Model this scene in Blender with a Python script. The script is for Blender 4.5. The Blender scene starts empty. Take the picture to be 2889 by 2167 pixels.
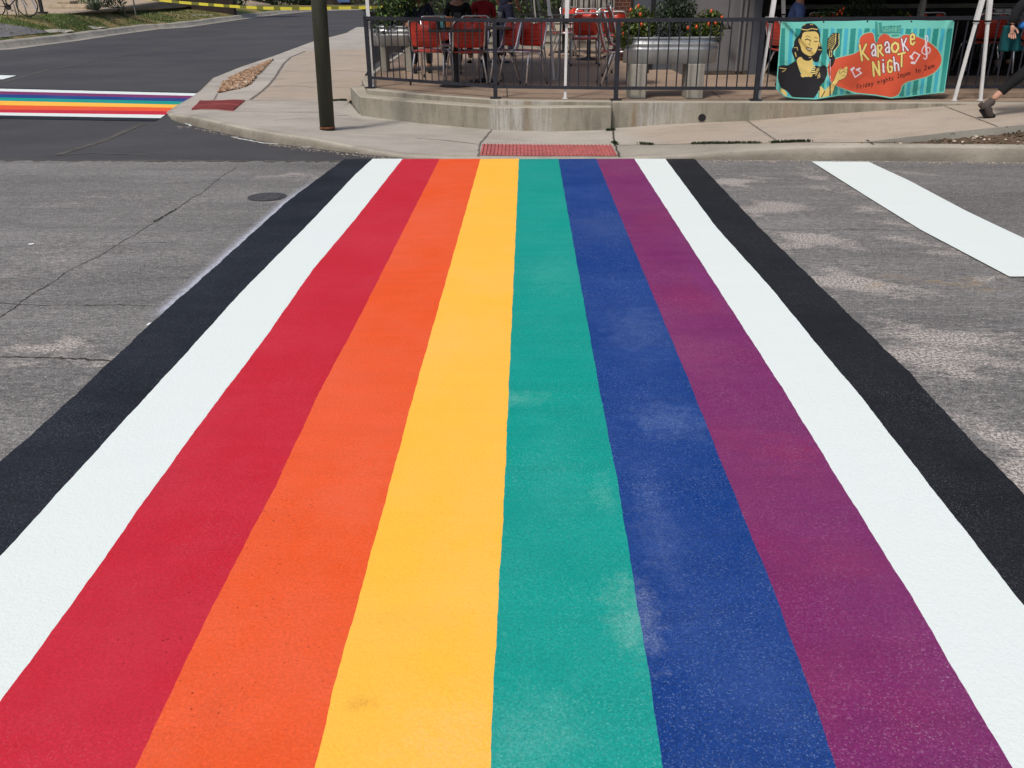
import bpy, bmesh, math, random
import numpy as np
from mathutils import Vector, Matrix
from mathutils.bvhtree import BVHTree
random.seed(7); np.random.seed(7)
S = bpy.context.scene
COL = S.collection
PI = math.pi
# ------------------------------------------------------------------ camera
PITCH, ROLL, FPX, CH = math.radians(24.49), math.radians(0.45), 2442.0, 1.6
_f = Vector((0, math.cos(PITCH), -math.sin(PITCH))); _u = Vector((0, math.sin(PITCH), math.cos(PITCH))); _r = Vector((1, 0, 0))
CR = math.cos(ROLL)*_r - math.sin(ROLL)*_u; CU = math.sin(ROLL)*_r + math.cos(ROLL)*_u
cd = bpy.data.cameras.new('camera'); cam = bpy.data.objects.new('camera', cd); COL.objects.link(cam)
M = Matrix((CR, CU, -_f)).transposed().to_4x4(); M.translation = (0, 0, CH)
cam.matrix_world = M
cd.sensor_width = 36; cd.lens = 36*FPX/2889; cd.clip_end = 2000; cd.clip_start = 0.05
S.camera = cam
# ------------------------------------------------------------------ light
S.view_settings.view_transform = 'Standard'; S.view_settings.look = 'None'
S.view_settings.exposure = -0.03; S.view_settings.gamma = 1
SUN_EL, SUN_AZ = math.radians(54), math.radians(-145)      # azimuth from +Y, clockwise positive
W = bpy.data.worlds.new('World'); S.world = W; W.use_nodes = True
wn = W.node_tree; bgn = wn.nodes['Background']
sky = wn.nodes.new('ShaderNodeTexSky'); sky.sky_type = 'NISHITA'; sky.sun_disc = False
sky.sun_elevation = SUN_EL; sky.sun_rotation = SUN_AZ; sky.air_density = 1.0; sky.dust_density = 4.0; sky.ozone_density = 1.0
wn.links.new(sky.outputs[0], bgn.inputs[0]); bgn.inputs[1].default_value = 0.115
sd = bpy.data.lights.new('sun', 'SUN'); sd.energy = 2.35; sd.angle = math.radians(9); sd.color = (1, 0.93, 0.83)
so = bpy.data.objects.new('sun', sd); COL.objects.link(so)
sdir = Vector((math.sin(SUN_AZ)*math.cos(SUN_EL), math.cos(SUN_AZ)*math.cos(SUN_EL), math.sin(SUN_EL)))
so.rotation_euler = sdir.to_track_quat('Z', 'Y').to_euler(); so.location = sdir*30

# ------------------------------------------------------------------ where things stand: a point of the photo, met with a plane of the place
def ray(sx, sy):
    sx, sy = float(sx), float(sy); return (sx-1444.5)*CR + (1083.5-sy)*CU + FPX*_f
def G(sx, sy, z=0.0):
    d = ray(sx, sy); t = (z-CH)/d.z
    return Vector((d.x*t, d.y*t, z))
def RY(sx, sy, Y):
    d = ray(sx, sy); t = Y/d.y
    return Vector((d.x*t, Y, CH+d.z*t))

# ------------------------------------------------------------------ materials
def s2l(c): return tuple((x/12.92 if x <= 0.04045 else ((x+0.055)/1.055)**2.4) for x in c)
class NT:
    def __init__(s, name):
        s.m = bpy.data.materials.new(name); s.m.use_nodes = True; s.t = s.m.node_tree
        s.b = s.t.nodes['Principled BSDF']; s.geo = s.t.nodes.new('ShaderNodeNewGeometry')
    def n(s, typ, **k):
        o = s.t.nodes.new(typ)
        for a, v in k.items(): setattr(o, a, v)
        return o
    def l(s, a, b): s.t.links.new(a, b)
    def pos(s, scale=(1, 1, 1), obj=False):
        mp = s.n('ShaderNodeMapping'); mp.inputs['Scale'].default_value = scale
        if obj:
            tc = s.n('ShaderNodeTexCoord'); s.l(tc.outputs['Object'], mp.inputs[0])
        else: s.l(s.geo.outputs['Position'], mp.inputs[0])
        return mp.outputs[0]
    def noise(s, sc, det=3, rough=0.55, scale=(1, 1, 1), obj=False, dist=0):
        o = s.n('ShaderNodeTexNoise'); s.l(s.pos(scale, obj), o.inputs['Vector'])
        o.inputs['Scale'].default_value = sc; o.inputs['Detail'].default_value = det
        o.inputs['Roughness'].default_value = rough; o.inputs['Distortion'].default_value = dist
        return o.outputs[0]
    def ramp(s, v, a, b, lo=0.0, hi=1.0):
        o = s.n('ShaderNodeMapRange'); o.inputs[1].default_value = a; o.inputs[2].default_value = b
        o.inputs[3].default_value = lo; o.inputs[4].default_value = hi; s.l(v, o.inputs[0]); return o.outputs[0]
    def math(s, op, a, b):
        o = s.n('ShaderNodeMath', operation=op)
        for i, v in enumerate((a, b)):
            if isinstance(v, (int, float)): o.inputs[i].default_value = v
            else: s.l(v, o.inputs[i])
        return o.outputs[0]
    def mix(s, f, a, b):
        o = s.n('ShaderNodeMix', data_type='RGBA')
        for i, v in ((0, f), (6, a), (7, b)):
            if isinstance(v, (int, float)): o.inputs[i].default_value = v
            elif isinstance(v, tuple): o.inputs[i].default_value = (*v[:3], 1)
            else: s.l(v, o.inputs[i])
        return o.outputs[2]
    def mul(s, c, f):       # colour times a grey value
        o = s.n('ShaderNodeVectorMath', operation='SCALE'); s.l(c, o.inputs[0]); s.l(f, o.inputs[3]); return o.outputs[0]
    def bump(s, h, st=0.3, d=0.01):
        o = s.n('ShaderNodeBump'); o.inputs['Strength'].default_value = st; o.inputs['Distance'].default_value = d
        s.l(h, o.inputs['Height']); s.l(o.outputs[0], s.b.inputs['Normal'])
    def attr(s, nm):
        o = s.n('ShaderNodeAttribute'); o.attribute_name = nm; return o
    def col(s, c):
        if isinstance(c, tuple): s.b.inputs['Base Color'].default_value = (*c[:3], 1)
        else: s.l(c, s.b.inputs['Base Color'])
    def rough(s, r, spec=None, metal=None):
        if isinstance(r, (int, float)): s.b.inputs['Roughness'].default_value = r
        else: s.l(r, s.b.inputs['Roughness'])
        if spec is not None: s.b.inputs['Specular IOR Level'].default_value = spec
        if metal is not None: s.b.inputs['Metallic'].default_value = metal

def mat(name, c, rough=0.6, spec=0.4, metal=0.0, var=0.15, sc=8.0, bump=0.0, bsc=60.0, obj=True):
    t = NT(name)
    n = t.noise(sc, 4, 0.6, obj=obj)
    t.col(t.mix(t.ramp(n, 0.3, 0.7), tuple(x*(1-var) for x in c), tuple(min(1, x*(1+var)) for x in c)))
    t.rough(rough, spec, metal)
    if bump: t.bump(t.noise(bsc, 3, obj=obj), bump)
    return t.m

MT = {}
# --- old asphalt
t = NT('old_asphalt')
n1 = t.noise(0.9, 4, 0.6, (0.35, 1, 1)); n2 = t.noise(5, 4, 0.65, (0.3, 1, 1)); n3 = t.noise(95, 2, 0.7)
n4 = t.noise(48, 2, 0.8)
base = t.mix(t.ramp(n1, 0.3, 0.7), (0.135, 0.132, 0.132), (0.205, 0.20, 0.197))
base = t.mix(t.ramp(n2, 0.35, 0.72, 0, 0.55), base, (0.20, 0.193, 0.188))
n5 = t.noise(32, 3, 0.8, (0.55, 1, 1))
n6 = t.noise(11, 5, 0.8, (0.22, 1, 1)); n7 = t.noise(2.2, 5, 0.7, (0.18, 1, 1))
base = t.mul(base, t.ramp(n7, 0.3, 0.7, 0.80, 1.18))
base = t.mul(base, t.ramp(n6, 0.3, 0.7, 0.78, 1.2))
base = t.mul(base, t.ramp(n5, 0.3, 0.7, 0.58, 1.42))
base = t.mul(base, t.ramp(n3, 0.3, 0.7, 0.45, 1.55))
base = t.mix(t.ramp(n4, 0.60, 0.66, 0, 0.9), base, (0.36, 0.35, 0.33))
wr = t.attr('wear').outputs['Fac']
wm = t.math('ADD', wr, t.ramp(t.noise(5, 5, 0.75, (0.4, 1, 1)), 0.3, 0.7, -0.42, 0.36))
agg = t.mix(t.ramp(t.noise(70, 3, 0.85), 0.44, 0.58), (0.15, 0.138, 0.132), (0.60, 0.555, 0.515))
wm2 = t.math('ADD', wm, t.ramp(n5, 0.3, 0.7, -0.25, 0.25))
base = t.mix(t.ramp(wm2, 0.25, 0.7, 0, 0.95), base, agg)
yl = t.attr('yellow').outputs['Fac']
ym = t.math('MULTIPLY', yl, t.ramp(t.noise(12, 4, 0.75, (0.35, 1, 1)), 0.42, 0.62))
base = t.mix(t.ramp(ym, 0.1, 0.8, 0, 0.75), base, (0.36, 0.24, 0.10))
dk = t.attr('dark').outputs['Fac']
base = t.mul(base, t.ramp(dk, 0, 1, 1.0, 0.72))
t.col(base); t.rough(0.82, 0.35); t.bump(t.math('ADD', n3, n4), 0.55, 0.006); MT['road'] = t.m
# --- new asphalt
t = NT('new_asphalt')
n1 = t.noise(0.35, 4, 0.6); n3 = t.noise(110, 2, 0.7); n2 = t.noise(2.0, 3, 0.6, (0.3, 1, 1))
base = t.mix(t.ramp(n1, 0.3, 0.7), (0.041, 0.041, 0.046), (0.070, 0.069, 0.074))
base = t.mix(t.ramp(n2, 0.45, 0.75, 0, 0.4), base, (0.085, 0.082, 0.08))
base = t.mul(base, t.ramp(n3, 0.25, 0.75, 0.65, 1.35))
t.col(base); t.rough(0.8, 0.35); t.bump(n3, 0.4, 0.006); MT['newroad'] = t.m
# --- road paint
def paint(name, c, wash, wa=0.5, c2=None, sp=0.35, spc=(0.8, 0.8, 0.85), gr=0.12, rough=0.62, pits=0.0, seed=0.0, spots=(), pitspots=()):
    t = NT(name)
    def nz(sc, det, ro, scale=(1, 1, 1)):
        o = t.n('ShaderNodeTexNoise'); mp = t.n('ShaderNodeMapping'); mp.inputs['Scale'].default_value = scale
        mp.inputs['Location'].default_value = (seed*3.7, seed*1.9, seed); t.l(t.geo.outputs['Position'], mp.inputs[0])
        t.l(mp.outputs[0], o.inputs['Vector']); o.inputs['Scale'].default_value = sc; o.inputs['Detail'].default_value = det
        o.inputs['Roughness'].default_value = ro; return o.outputs[0]
    b = c
    if c2: b = t.mix(t.ramp(nz(1.5, 4, 0.6, (1.2, 0.9, 1)), 0.48, 0.74, 0, 0.35), c, c2)
    b = t.mix(t.ramp(nz(1.4, 6, 0.72, (1, 0.8, 1)), 0.40, 0.75, 0, wa*0.85), b, wash)
    fine = nz(105, 3, 0.75)
    streak = nz(9, 4, 0.75, (0.15, 1, 1))
    o = t.n('ShaderNodeVectorMath', operation='SCALE')
    if isinstance(b, tuple): o.inputs[0].default_value = b
    else: t.l(b, o.inputs[0])
    t.l(t.math('MULTIPLY', t.ramp(fine, 0.3, 0.7, 1-gr*1.5, 1+gr*1.5), t.ramp(streak, 0.3, 0.7, 1-gr*0.45, 1+gr*0.45)), o.inputs[3]); b = o.outputs[0]
    def spot(sx_, sy_, rx, ry, warp=0.5):
        c_ = G(sx_, sy_); mp = t.n('ShaderNodeMapping'); mp.inputs['Location'].default_value = (-c_.x/rx, -c_.y/ry, 0); mp.inputs['Scale'].default_value = (1/rx, 1/ry, 0)
        t.l(t.geo.outputs['Position'], mp.inputs[0]); ln = t.n('ShaderNodeVectorMath', operation='LENGTH'); t.l(mp.outputs[0], ln.inputs[0])
        return t.ramp(t.math('ADD', ln.outputs['Value'], t.ramp(nz(14, 5, 0.8), 0.3, 0.7, -warp, warp)), 1.3, 0.2)
    for sx_, sy_, rx, ry, sc_, sa in spots: b = t.mix(t.math('MULTIPLY', t.math('MULTIPLY', spot(sx_, sy_, rx*1.25, ry*1.25, 0.75), t.ramp(nz(130, 3, 0.85), 0.40, 0.62, 0.12, 1)), sa*0.55), b, sc_)
    msk = t.ramp(nz(2.3, 4, 0.65), 0.35, 0.7, 0.15, 1)
    sk = t.math('MULTIPLY', t.ramp(nz(165, 2, 0.8), 0.57, 0.68, 0, sp*1.15), msk)
    b = t.mix(sk, b, spc)
    if pits:
        v = t.n('ShaderNodeTexVoronoi'); v.inputs['Scale'].default_value = 38; t.l(t.geo.outputs['Position'], v.inputs['Vector'])
        area = t.ramp(nz(1.5, 3, 0.6), 0.56, 0.66, 0, pits)
        for ps in pitspots: area = t.math('MAXIMUM', area, spot(*ps))
        pm = t.math('MULTIPLY', t.ramp(v.outputs['Distance'], 0.06, 0.15, 1, 0), area)
        b = t.mix(pm, b, tuple(x*0.25 for x in c))
    t.col(b); t.rough(rough+0.08, 0.22); t.bump(t.math('ADD', fine, nz(60, 2, 0.6)), 0.3, 0.004)
    return t.m
MT['p_white'] = paint('white_road_paint', (0.73, 0.81, 0.795), (0.76, 0.81, 0.83), 0.6, (0.71, 0.79, 0.73), 0.0, gr=0.02, rough=0.6)
MT['p_red'] = paint('red_road_paint', (0.53, 0.015, 0.032), (0.57, 0.04, 0.072), 0.8, (0.50, 0.026, 0.055), 0.12, (0.9, 0.4, 0.45), 0.10, pits=0.5, seed=1, pitspots=((560, 1640, .15, .25), (430, 1830, .15, .12)), spots=((470, 1370, .06, .10, (0.42, .02, .04), .8), (390, 1770, .2, .14, (0.42, .03, .05), .5)))
MT['p_orange'] = paint('orange_road_paint', (0.78, 0.092, 0.018), (0.78, 0.13, 0.06), 0.9, None, 0.10, (0.95, 0.5, 0.4), 0.09, pits=0.5, seed=2, pitspots=((760, 1480, .15, .3), (700, 1680, .2, .2), (560, 1980, .15, .12)), spots=((610, 2010, .05, .05, (.25, .06, .03), .4), (1000, 1420, .1, .3, (.86, .2, .11), .5)))
MT['p_yellow'] = paint('yellow_road_paint', (0.98, 0.50, 0.052), (0.98, 0.52, 0.12), 0.8, None, 0.05, (1, 0.8, 0.4), 0.05, pits=0.25, seed=3, spots=((1120, 1757, .16, .05, (.62, .36, .07), .45), (1025, 1990, .03, .022, (.25, .16, .04), .8), (1290, 2110, .13, .14, (.98, .56, .22), .8), (1330, 1640, .12, .2, (.98, .55, .18), .6), (1230, 1010, .1, .3, (.98, .55, .16), .5)))
MT['p_green'] = paint('green_road_paint', (0.0, 0.295, 0.245), (0.022, 0.33, 0.29), 0.7, (0.0, 0.25, 0.22), 0.3, (0.3, 0.75, 0.68), 0.14, seed=4, spots=((1780, 1750, .05, .13, (.30, .58, .52), .8), (1440, 1130, .12, .06, (.25, .55, .48), .7), (1480, 2090, .12, .12, (.16, .50, .46), .7), (1560, 1330, .10, .3, (.06, .40, .35), .5), (1700, 1400, .03, .10, (.16, .50, .45), .7), (1560, 780, .12, .3, (.08, .42, .36), .6)))
MT['p_blue'] = paint('blue_road_paint', (0.003, 0.038, 0.205), (0.032, 0.078, 0.27), 0.75, (0.005, 0.045, 0.225), 0.42, (0.35, 0.48, 0.75), 0.22, seed=5, spots=((1820, 1745, .035, .14, (.30, .36, .52), .8), (1890, 1195, .11, .12, (.16, .24, .46), .8), (1850, 1480, .05, .3, (.13, .20, .42), .7), (1800, 940, .14, .25, (.12, .18, .38), .8), (1700, 640, .2, .3, (.10, .14, .30), .6), (2080, 1900, .12, .2, (.05, .11, .33), .6)))
MT['p_purple'] = paint('purple_road_paint', (0.175, 0.020, 0.12), (0.22, 0.055, 0.155), 0.7, (0.29, 0.026, 0.085), 0.35, (0.6, 0.35, 0.5), 0.18, seed=6, spots=((2215, 1280, .11, .12, (.34, .03, .07), .8), (1965, 850, .12, .22, (.33, .03, .08), .7), (2380, 1590, .10, .10, (.28, .028, .08), .7), (1990, 800, .05, .3, (.26, .05, .25), .5), (1940, 1000, .16, .2, (.30, .09, .19), .5)))
MT['p_black'] = paint('black_road_paint', (0.009, 0.011, 0.017), (0.028, 0.032, 0.045), 0.8, None, 0.55, (0.17, 0.19, 0.23), 0.4, seed=7)
MT['p_black2'] = paint('charcoal_road_paint', (0.011, 0.012, 0.015), (0.022, 0.024, 0.029), 0.8, None, 0.55, (0.17, 0.18, 0.20), 0.4, seed=9)
# --- concrete
def concrete(name, c1, c2, tan=None, stain=0.5, bump=0.25):
    t = NT(name)
    b = t.mix(t.ramp(t.noise(0.8, 5, 0.65), 0.3, 0.7), c1, c2)
    if tan: b = t.mix(t.math('MULTIPLY', t.attr('tan').outputs['Fac'], t.ramp(t.noise(1.2, 4, 0.6), 0.2, 0.6, 0.5, 1)), b, tan)
    b = t.mix(t.ramp(t.noise(2.6, 5, 0.7, (0.45, 1, 1)), 0.48, 0.75, 0, stain), b, tuple(x*0.55 for x in c1))
    b = t.mix(t.ramp(t.noise(26, 2, 0.6, (0.5, 1, 1)), 0.69, 0.73, 0, 0.6), b, tuple(x*0.3 for x in c1))
    b = t.mul(b, t.ramp(t.noise(120, 2, 0.7), 0.3, 0.7, 0.86, 1.13))
    if name.startswith('kerb'):  # upright kerb faces darkened: patchy dirt plus shading painted into the colour
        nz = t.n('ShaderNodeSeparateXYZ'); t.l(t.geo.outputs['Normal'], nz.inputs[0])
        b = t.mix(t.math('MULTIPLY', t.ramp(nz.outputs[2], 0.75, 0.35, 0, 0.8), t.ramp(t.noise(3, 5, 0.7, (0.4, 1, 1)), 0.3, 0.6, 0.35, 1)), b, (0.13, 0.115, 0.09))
    t.col(b); t.rough(0.85, 0.3); t.bump(t.noise(70, 3, 0.7), bump, 0.005)
    return t.m
MT['pave'] = concrete('pavement_concrete', (0.36, 0.335, 0.30), (0.46, 0.43, 0.385), (0.40, 0.33, 0.265))
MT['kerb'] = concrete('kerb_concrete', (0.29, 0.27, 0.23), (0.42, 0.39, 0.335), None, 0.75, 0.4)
MT['floor'] = concrete('terrace_floor_concrete', (0.30, 0.22, 0.165), (0.38, 0.285, 0.215))
MT['block'] = concrete('block_concrete', (0.26, 0.25, 0.22), (0.36, 0.35, 0.31))
t = NT('retaining_wall_concrete')
b = t.mix(t.ramp(t.noise(1.3, 5, 0.7), 0.3, 0.7), (0.20, 0.185, 0.15), (0.33, 0.31, 0.26))
b = t.mix(t.ramp(t.noise(2.5, 4, 0.7, (2.5, 2.5, 0.35)), 0.48, 0.7, 0, 0.7), b, (0.11, 0.10, 0.08))
sx = t.n('ShaderNodeSeparateXYZ'); t.l(t.geo.outputs['Position'], sx.inputs[0])
cr = t.n('ShaderNodeValToRGB'); t.l(t.ramp(sx.outputs[0], -2, 6), cr.inputs[0])
cr.color_ramp.elements[0].color = (0, 0, 0, 1); cr.color_ramp.elements[1].color = (0, 0, 0, 1)
for p, v in ((0.215, 0), (0.228, 1), (0.262, 0.9), (0.275, 0.15), (0.30, 0.65), (0.32, 0), (0.43, 0), (0.45, 0.8), (0.50, 0.55), (0.53, 0)):
    e = cr.color_ramp.elements.new(p); e.color = (v, v, v, 1)
st = t.math('MULTIPLY', cr.outputs[0], t.ramp(t.noise(6, 4, 0.75, (4, 4, 0.25)), 0.38, 0.6))
b = t.mix(t.math('MULTIPLY', st, 0.85), b, (0.46, 0.46, 0.45))
cr2 = t.n('ShaderNodeValToRGB'); t.l(t.ramp(sx.outputs[0], -2, 6), cr2.inputs[0])
cr2.color_ramp.elements[0].color = (0, 0, 0, 1); cr2.color_ramp.elements[1].color = (0, 0, 0, 1)
for p, v in ((0.270, 0), (0.277, 0.7), (0.284, 0), (0.430, 0), (0.436, 0.9), (0.443, 0), (0.6, 0.0), (0.66, 0.5), (0.70, 0)):
    e = cr2.color_ramp.elements.new(p); e.color = (v, v, v, 1)
b = t.mix(t.math('MULTIPLY', cr2.outputs[0], t.ramp(t.noise(5, 3, 0.7, (3, 3, 0.3)), 0.35, 0.55)), b, (0.20, 0.13, 0.06))
b = t.mul(b, t.ramp(t.noise(90, 2, 0.7), 0.3, 0.7, 0.85, 1.15))
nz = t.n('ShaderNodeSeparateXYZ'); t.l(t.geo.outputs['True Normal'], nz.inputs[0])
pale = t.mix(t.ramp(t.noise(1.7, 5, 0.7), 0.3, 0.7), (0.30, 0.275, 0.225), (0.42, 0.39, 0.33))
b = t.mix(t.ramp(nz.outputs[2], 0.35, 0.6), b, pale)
t.col(b); t.rough(0.88, 0.3); t.bump(t.noise(60, 4, 0.7), 0.35, 0.006); MT['wall'] = t.m
# --- others
MT['joint'] = mat('joint_dirt', (0.075, 0.066, 0.056), 0.95, 0.2, var=0.4, sc=20)
MT['groove'] = mat('groove_dirt', (0.16, 0.14, 0.13), 0.95, 0.2, var=0.4, sc=20)
MT['crack'] = mat('crack_dirt', (0.055, 0.050, 0.045), 0.95, 0.2, var=0.3, sc=20)
MT['seam'] = mat('asphalt_seam', (0.095, 0.090, 0.084), 0.95, 0.2, var=0.3, sc=6)
MT['tactile'] = mat('red_tactile_paving', (0.43, 0.13, 0.125), 0.8, 0.3, var=0.25, sc=9, bump=0.2)
MT['stone'] = mat('pebble', (0.30, 0.19, 0.12), 0.8, 0.3, var=0.75, sc=9, obj=False)
MT['stone2'] = mat('pale_stone', (0.42, 0.36, 0.30), 0.8, 0.3, var=0.3, sc=9, obj=False)
MT['dirt'] = mat('soil', (0.105, 0.075, 0.055), 0.95, 0.2, var=0.5, sc=14, bump=0.8, bsc=40, obj=False)
MT['debris'] = mat('leaf_litter', (0.11, 0.075, 0.045), 0.95, 0.2, var=0.6, sc=30, obj=False)
MT['fence'] = mat('dark_painted_steel', (0.018, 0.020, 0.029), 0.5, 0.35, var=0.3, sc=12)
MT['chrome'] = mat('chrome_tube', (0.66, 0.66, 0.68), 0.25, 0.5, 0.75, var=0.12, sc=15)
MT['black'] = mat('black_metal', (0.012, 0.012, 0.014), 0.5, 0.4)
MT['iron'] = mat('cast_iron', (0.070, 0.071, 0.076), 0.7, 0.3, 0.2, var=0.5, sc=35, bump=0.5, bsc=50)
MT['rubber'] = mat('black_rubber', (0.015, 0.015, 0.015), 0.8, 0.3)
MT['tabletop'] = mat('dark_tabletop', (0.03, 0.026, 0.025), 0.35, 0.5)
MT['tabletop2'] = mat('brown_tabletop', (0.10, 0.06, 0.045), 0.35, 0.5)
MT['tent'] = mat('white_tent_pole', (0.66, 0.67, 0.68), 0.5, 0.4, var=0.08, sc=6)
MT['tentg'] = mat('grey_tent_pole', (0.33, 0.33, 0.32), 0.6, 0.4, var=0.15, sc=6)
MT['canvas'] = mat('canopy_fabric', (0.10, 0.10, 0.11), 0.9, 0.2)
t = NT('green_painted_pole')
b = t.mix(t.ramp(t.noise(5, 5, 0.7, (1, 1, 0.3), obj=False), 0.3, 0.7), (0.020, 0.024, 0.015), (0.048, 0.050, 0.034))
b = t.mix(t.ramp(t.noise(4, 4, 0.7, (1, 1, 0.25)), 0.56, 0.68, 0, 0.8), b, (0.085, 0.045, 0.028))
b = t.mix(t.ramp(t.noise(22, 3, 0.7), 0.66, 0.74, 0, 0.5), b, (0.13, 0.13, 0.10))
t.col(b); t.rough(0.6, 0.4); t.bump(t.noise(30, 4, 0.7), 0.5, 0.01); MT['pole'] = t.m
MT['rust'] = mat('rust', (0.16, 0.06, 0.03), 0.9, 0.2, var=0.5, sc=25)
t = NT('galvanised_steel')
b = t.mix(t.ramp(t.noise(3, 4, 0.7, (3, 3, 0.4), obj=True), 0.3, 0.7), (0.36, 0.39, 0.42), (0.58, 0.61, 0.63))
t.col(b); t.rough(t.ramp(t.noise(5, 3, obj=True), 0.3, 0.7, 0.3, 0.5), 0.5, 0.5); MT['galv'] = t.m
MT['facade'] = mat('grey_painted_wall', (0.145, 0.145, 0.155), 0.75, 0.3, var=0.1, sc=1.5, bump=0.1)
MT['facade2'] = mat('blue_grey_panel', (0.075, 0.085, 0.105), 0.6, 0.4, var=0.15, sc=1.5)
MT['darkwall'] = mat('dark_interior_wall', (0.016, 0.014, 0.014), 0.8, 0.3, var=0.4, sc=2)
MT['brownwall'] = mat('dark_brown_wall', (0.030, 0.022, 0.019), 0.8, 0.3, var=0.5, sc=1.2)
MT['ledge'] = mat('grey_ledge', (0.16, 0.16, 0.15), 0.8, 0.3, var=0.3, sc=3)
MT['bark'] = mat('bark', (0.07, 0.05, 0.035), 0.95, 0.2, var=0.4, sc=12)
MT['cream'] = mat('cream_concrete', (0.50, 0.47, 0.38), 0.85, 0.3, var=0.12, sc=3)
MT['tanwall'] = mat('tan_limestone', (0.36, 0.29, 0.21), 0.9, 0.2, var=0.2, sc=4, bump=0.4, bsc=15)
MT['plaza'] = mat('tan_plaza_ground', (0.40, 0.32, 0.235), 0.9, 0.2, var=0.2, sc=1.5, obj=False)
MT['path'] = mat('grey_path', (0.17, 0.165, 0.17), 0.9, 0.2, var=0.15, sc=3, obj=False)
MT['picket'] = mat('weathered_picket', (0.30, 0.29, 0.26), 0.85, 0.3, var=0.4, sc=4, obj=False)
t = NT('brick'); bk = t.n('ShaderNodeTexBrick'); mp = t.n('ShaderNodeMapping'); mp.inputs['Rotation'].default_value = (PI/2, 0, 0)
t.l(t.geo.outputs['Position'], mp.inputs[0]); t.l(mp.outputs[0], bk.inputs[0]); bk.inputs['Scale'].default_value = 4.0
bk.inputs['Color1'].default_value = (0.14, 0.05, 0.035, 1); bk.inputs['Color2'].default_value = (0.09, 0.035, 0.025, 1); bk.inputs['Mortar'].default_value = (0.2, 0.17, 0.14, 1)
t.col(bk.outputs[0]); t.rough(0.9, 0.2); MT['brick'] = t.m
def leafmat(name, a, b):
    t = NT(name); f = t.attr('tone').outputs['Fac']
    t.col(t.mix(f, a, b)); t.rough(0.5, 0.4); return t.m
MT['leaf'] = leafmat('green_leaves', (0.018, 0.045, 0.010), (0.085, 0.15, 0.03))
MT['leafy'] = leafmat('yellow_green_leaves', (0.025, 0.055, 0.010), (0.15, 0.18, 0.035))
MT['leafd'] = leafmat('dark_leaves', (0.010, 0.022, 0.009), (0.045, 0.075, 0.03))
MT['leafg'] = leafmat('grey_green_blades', (0.06, 0.09, 0.05), (0.22, 0.26, 0.17))
MT['grassb'] = leafmat('grass_blades', (0.045, 0.08, 0.018), (0.15, 0.17, 0.05))
t = NT('lawn_soil'); b = t.mix(t.ramp(t.noise(0.55, 4, 0.6), 0.42, 0.6), (0.075, 0.105, 0.028), (0.27, 0.20, 0.095))
b = t.mul(b, t.ramp(t.noise(12, 3, 0.7), 0.3, 0.7, 0.7, 1.3)); t.col(b); t.rough(0.95, 0.1); t.bump(t.noise(20, 3), 0.8, 0.05); MT['lawn'] = t.m
MT['pepper'] = mat('red_orange_pepper', (0.65, 0.085, 0.02), 0.3, 0.5, var=0.4, sc=30, obj=False)
MT['tape'] = NT('caution_tape'); t = MT['tape']
wv = t.n('ShaderNodeTexWave', wave_type='BANDS'); uvn = t.n('ShaderNodeAttribute'); uvn.attribute_name = 'along'
stp = t.math('GREATER_THAN', t.math('FRACT', t.math('MULTIPLY', uvn.outputs['Fac'], 1.55), 0), 0.62)
t.col(t.mix(stp, (0.62, 0.55, 0.05), (0.16, 0.16, 0.02))); t.rough(0.4, 0.4); MT['tape'] = t.m
def cloth(n, c): return mat(n, c, 0.9, 0.2, var=0.2, sc=10, bump=0.3, bsc=40)
MT['skin'] = mat('skin', (0.30, 0.155, 0.10), 0.55, 0.4, var=0.1); MT['skin2'] = mat('light_skin', (0.46, 0.25, 0.18), 0.55, 0.4, var=0.1)
MT['navy'] = cloth('navy_cloth', (0.02, 0.022, 0.045)); MT['denim'] = cloth('denim', (0.055, 0.085, 0.20)); MT['jeans'] = cloth('blue_jeans', (0.04, 0.06, 0.12))
MT['blk'] = cloth('black_cloth', (0.012, 0.012, 0.014)); MT['redc'] = cloth('red_cloth', (0.30, 0.02, 0.025)); MT['pinkc'] = cloth('pale_grey_cloth', (0.30, 0.26, 0.28))
MT['boot'] = cloth('grey_brown_suede', (0.075, 0.062, 0.056)); MT['tealc'] = cloth('teal_cloth', (0.006, 0.065, 0.075)); MT['bluec'] = cloth('blue_cloth', (0.03, 0.16, 0.48))
MT['hair'] = mat('dark_hair', (0.02, 0.014, 0.010), 0.6, 0.4, sc=30)
MT['white'] = mat('white_paper', (0.8, 0.8, 0.8), 0.6, 0.3, var=0.03)
MT['card1'] = mat('menu_card_teal', (0.16, 0.42, 0.40), 0.5, 0.3, var=0.5, sc=40); MT['card2'] = mat('menu_card_orange', (0.62, 0.18, 0.06), 0.5, 0.3, var=0.5, sc=40)
MT['teal_sign'] = mat('teal_paint', (0.02, 0.10, 0.12), 0.6, 0.3)
MT['bluegr'] = mat('blue_sign', (0.07, 0.13, 0.30), 0.6, 0.3, var=0.5, sc=12)
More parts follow.
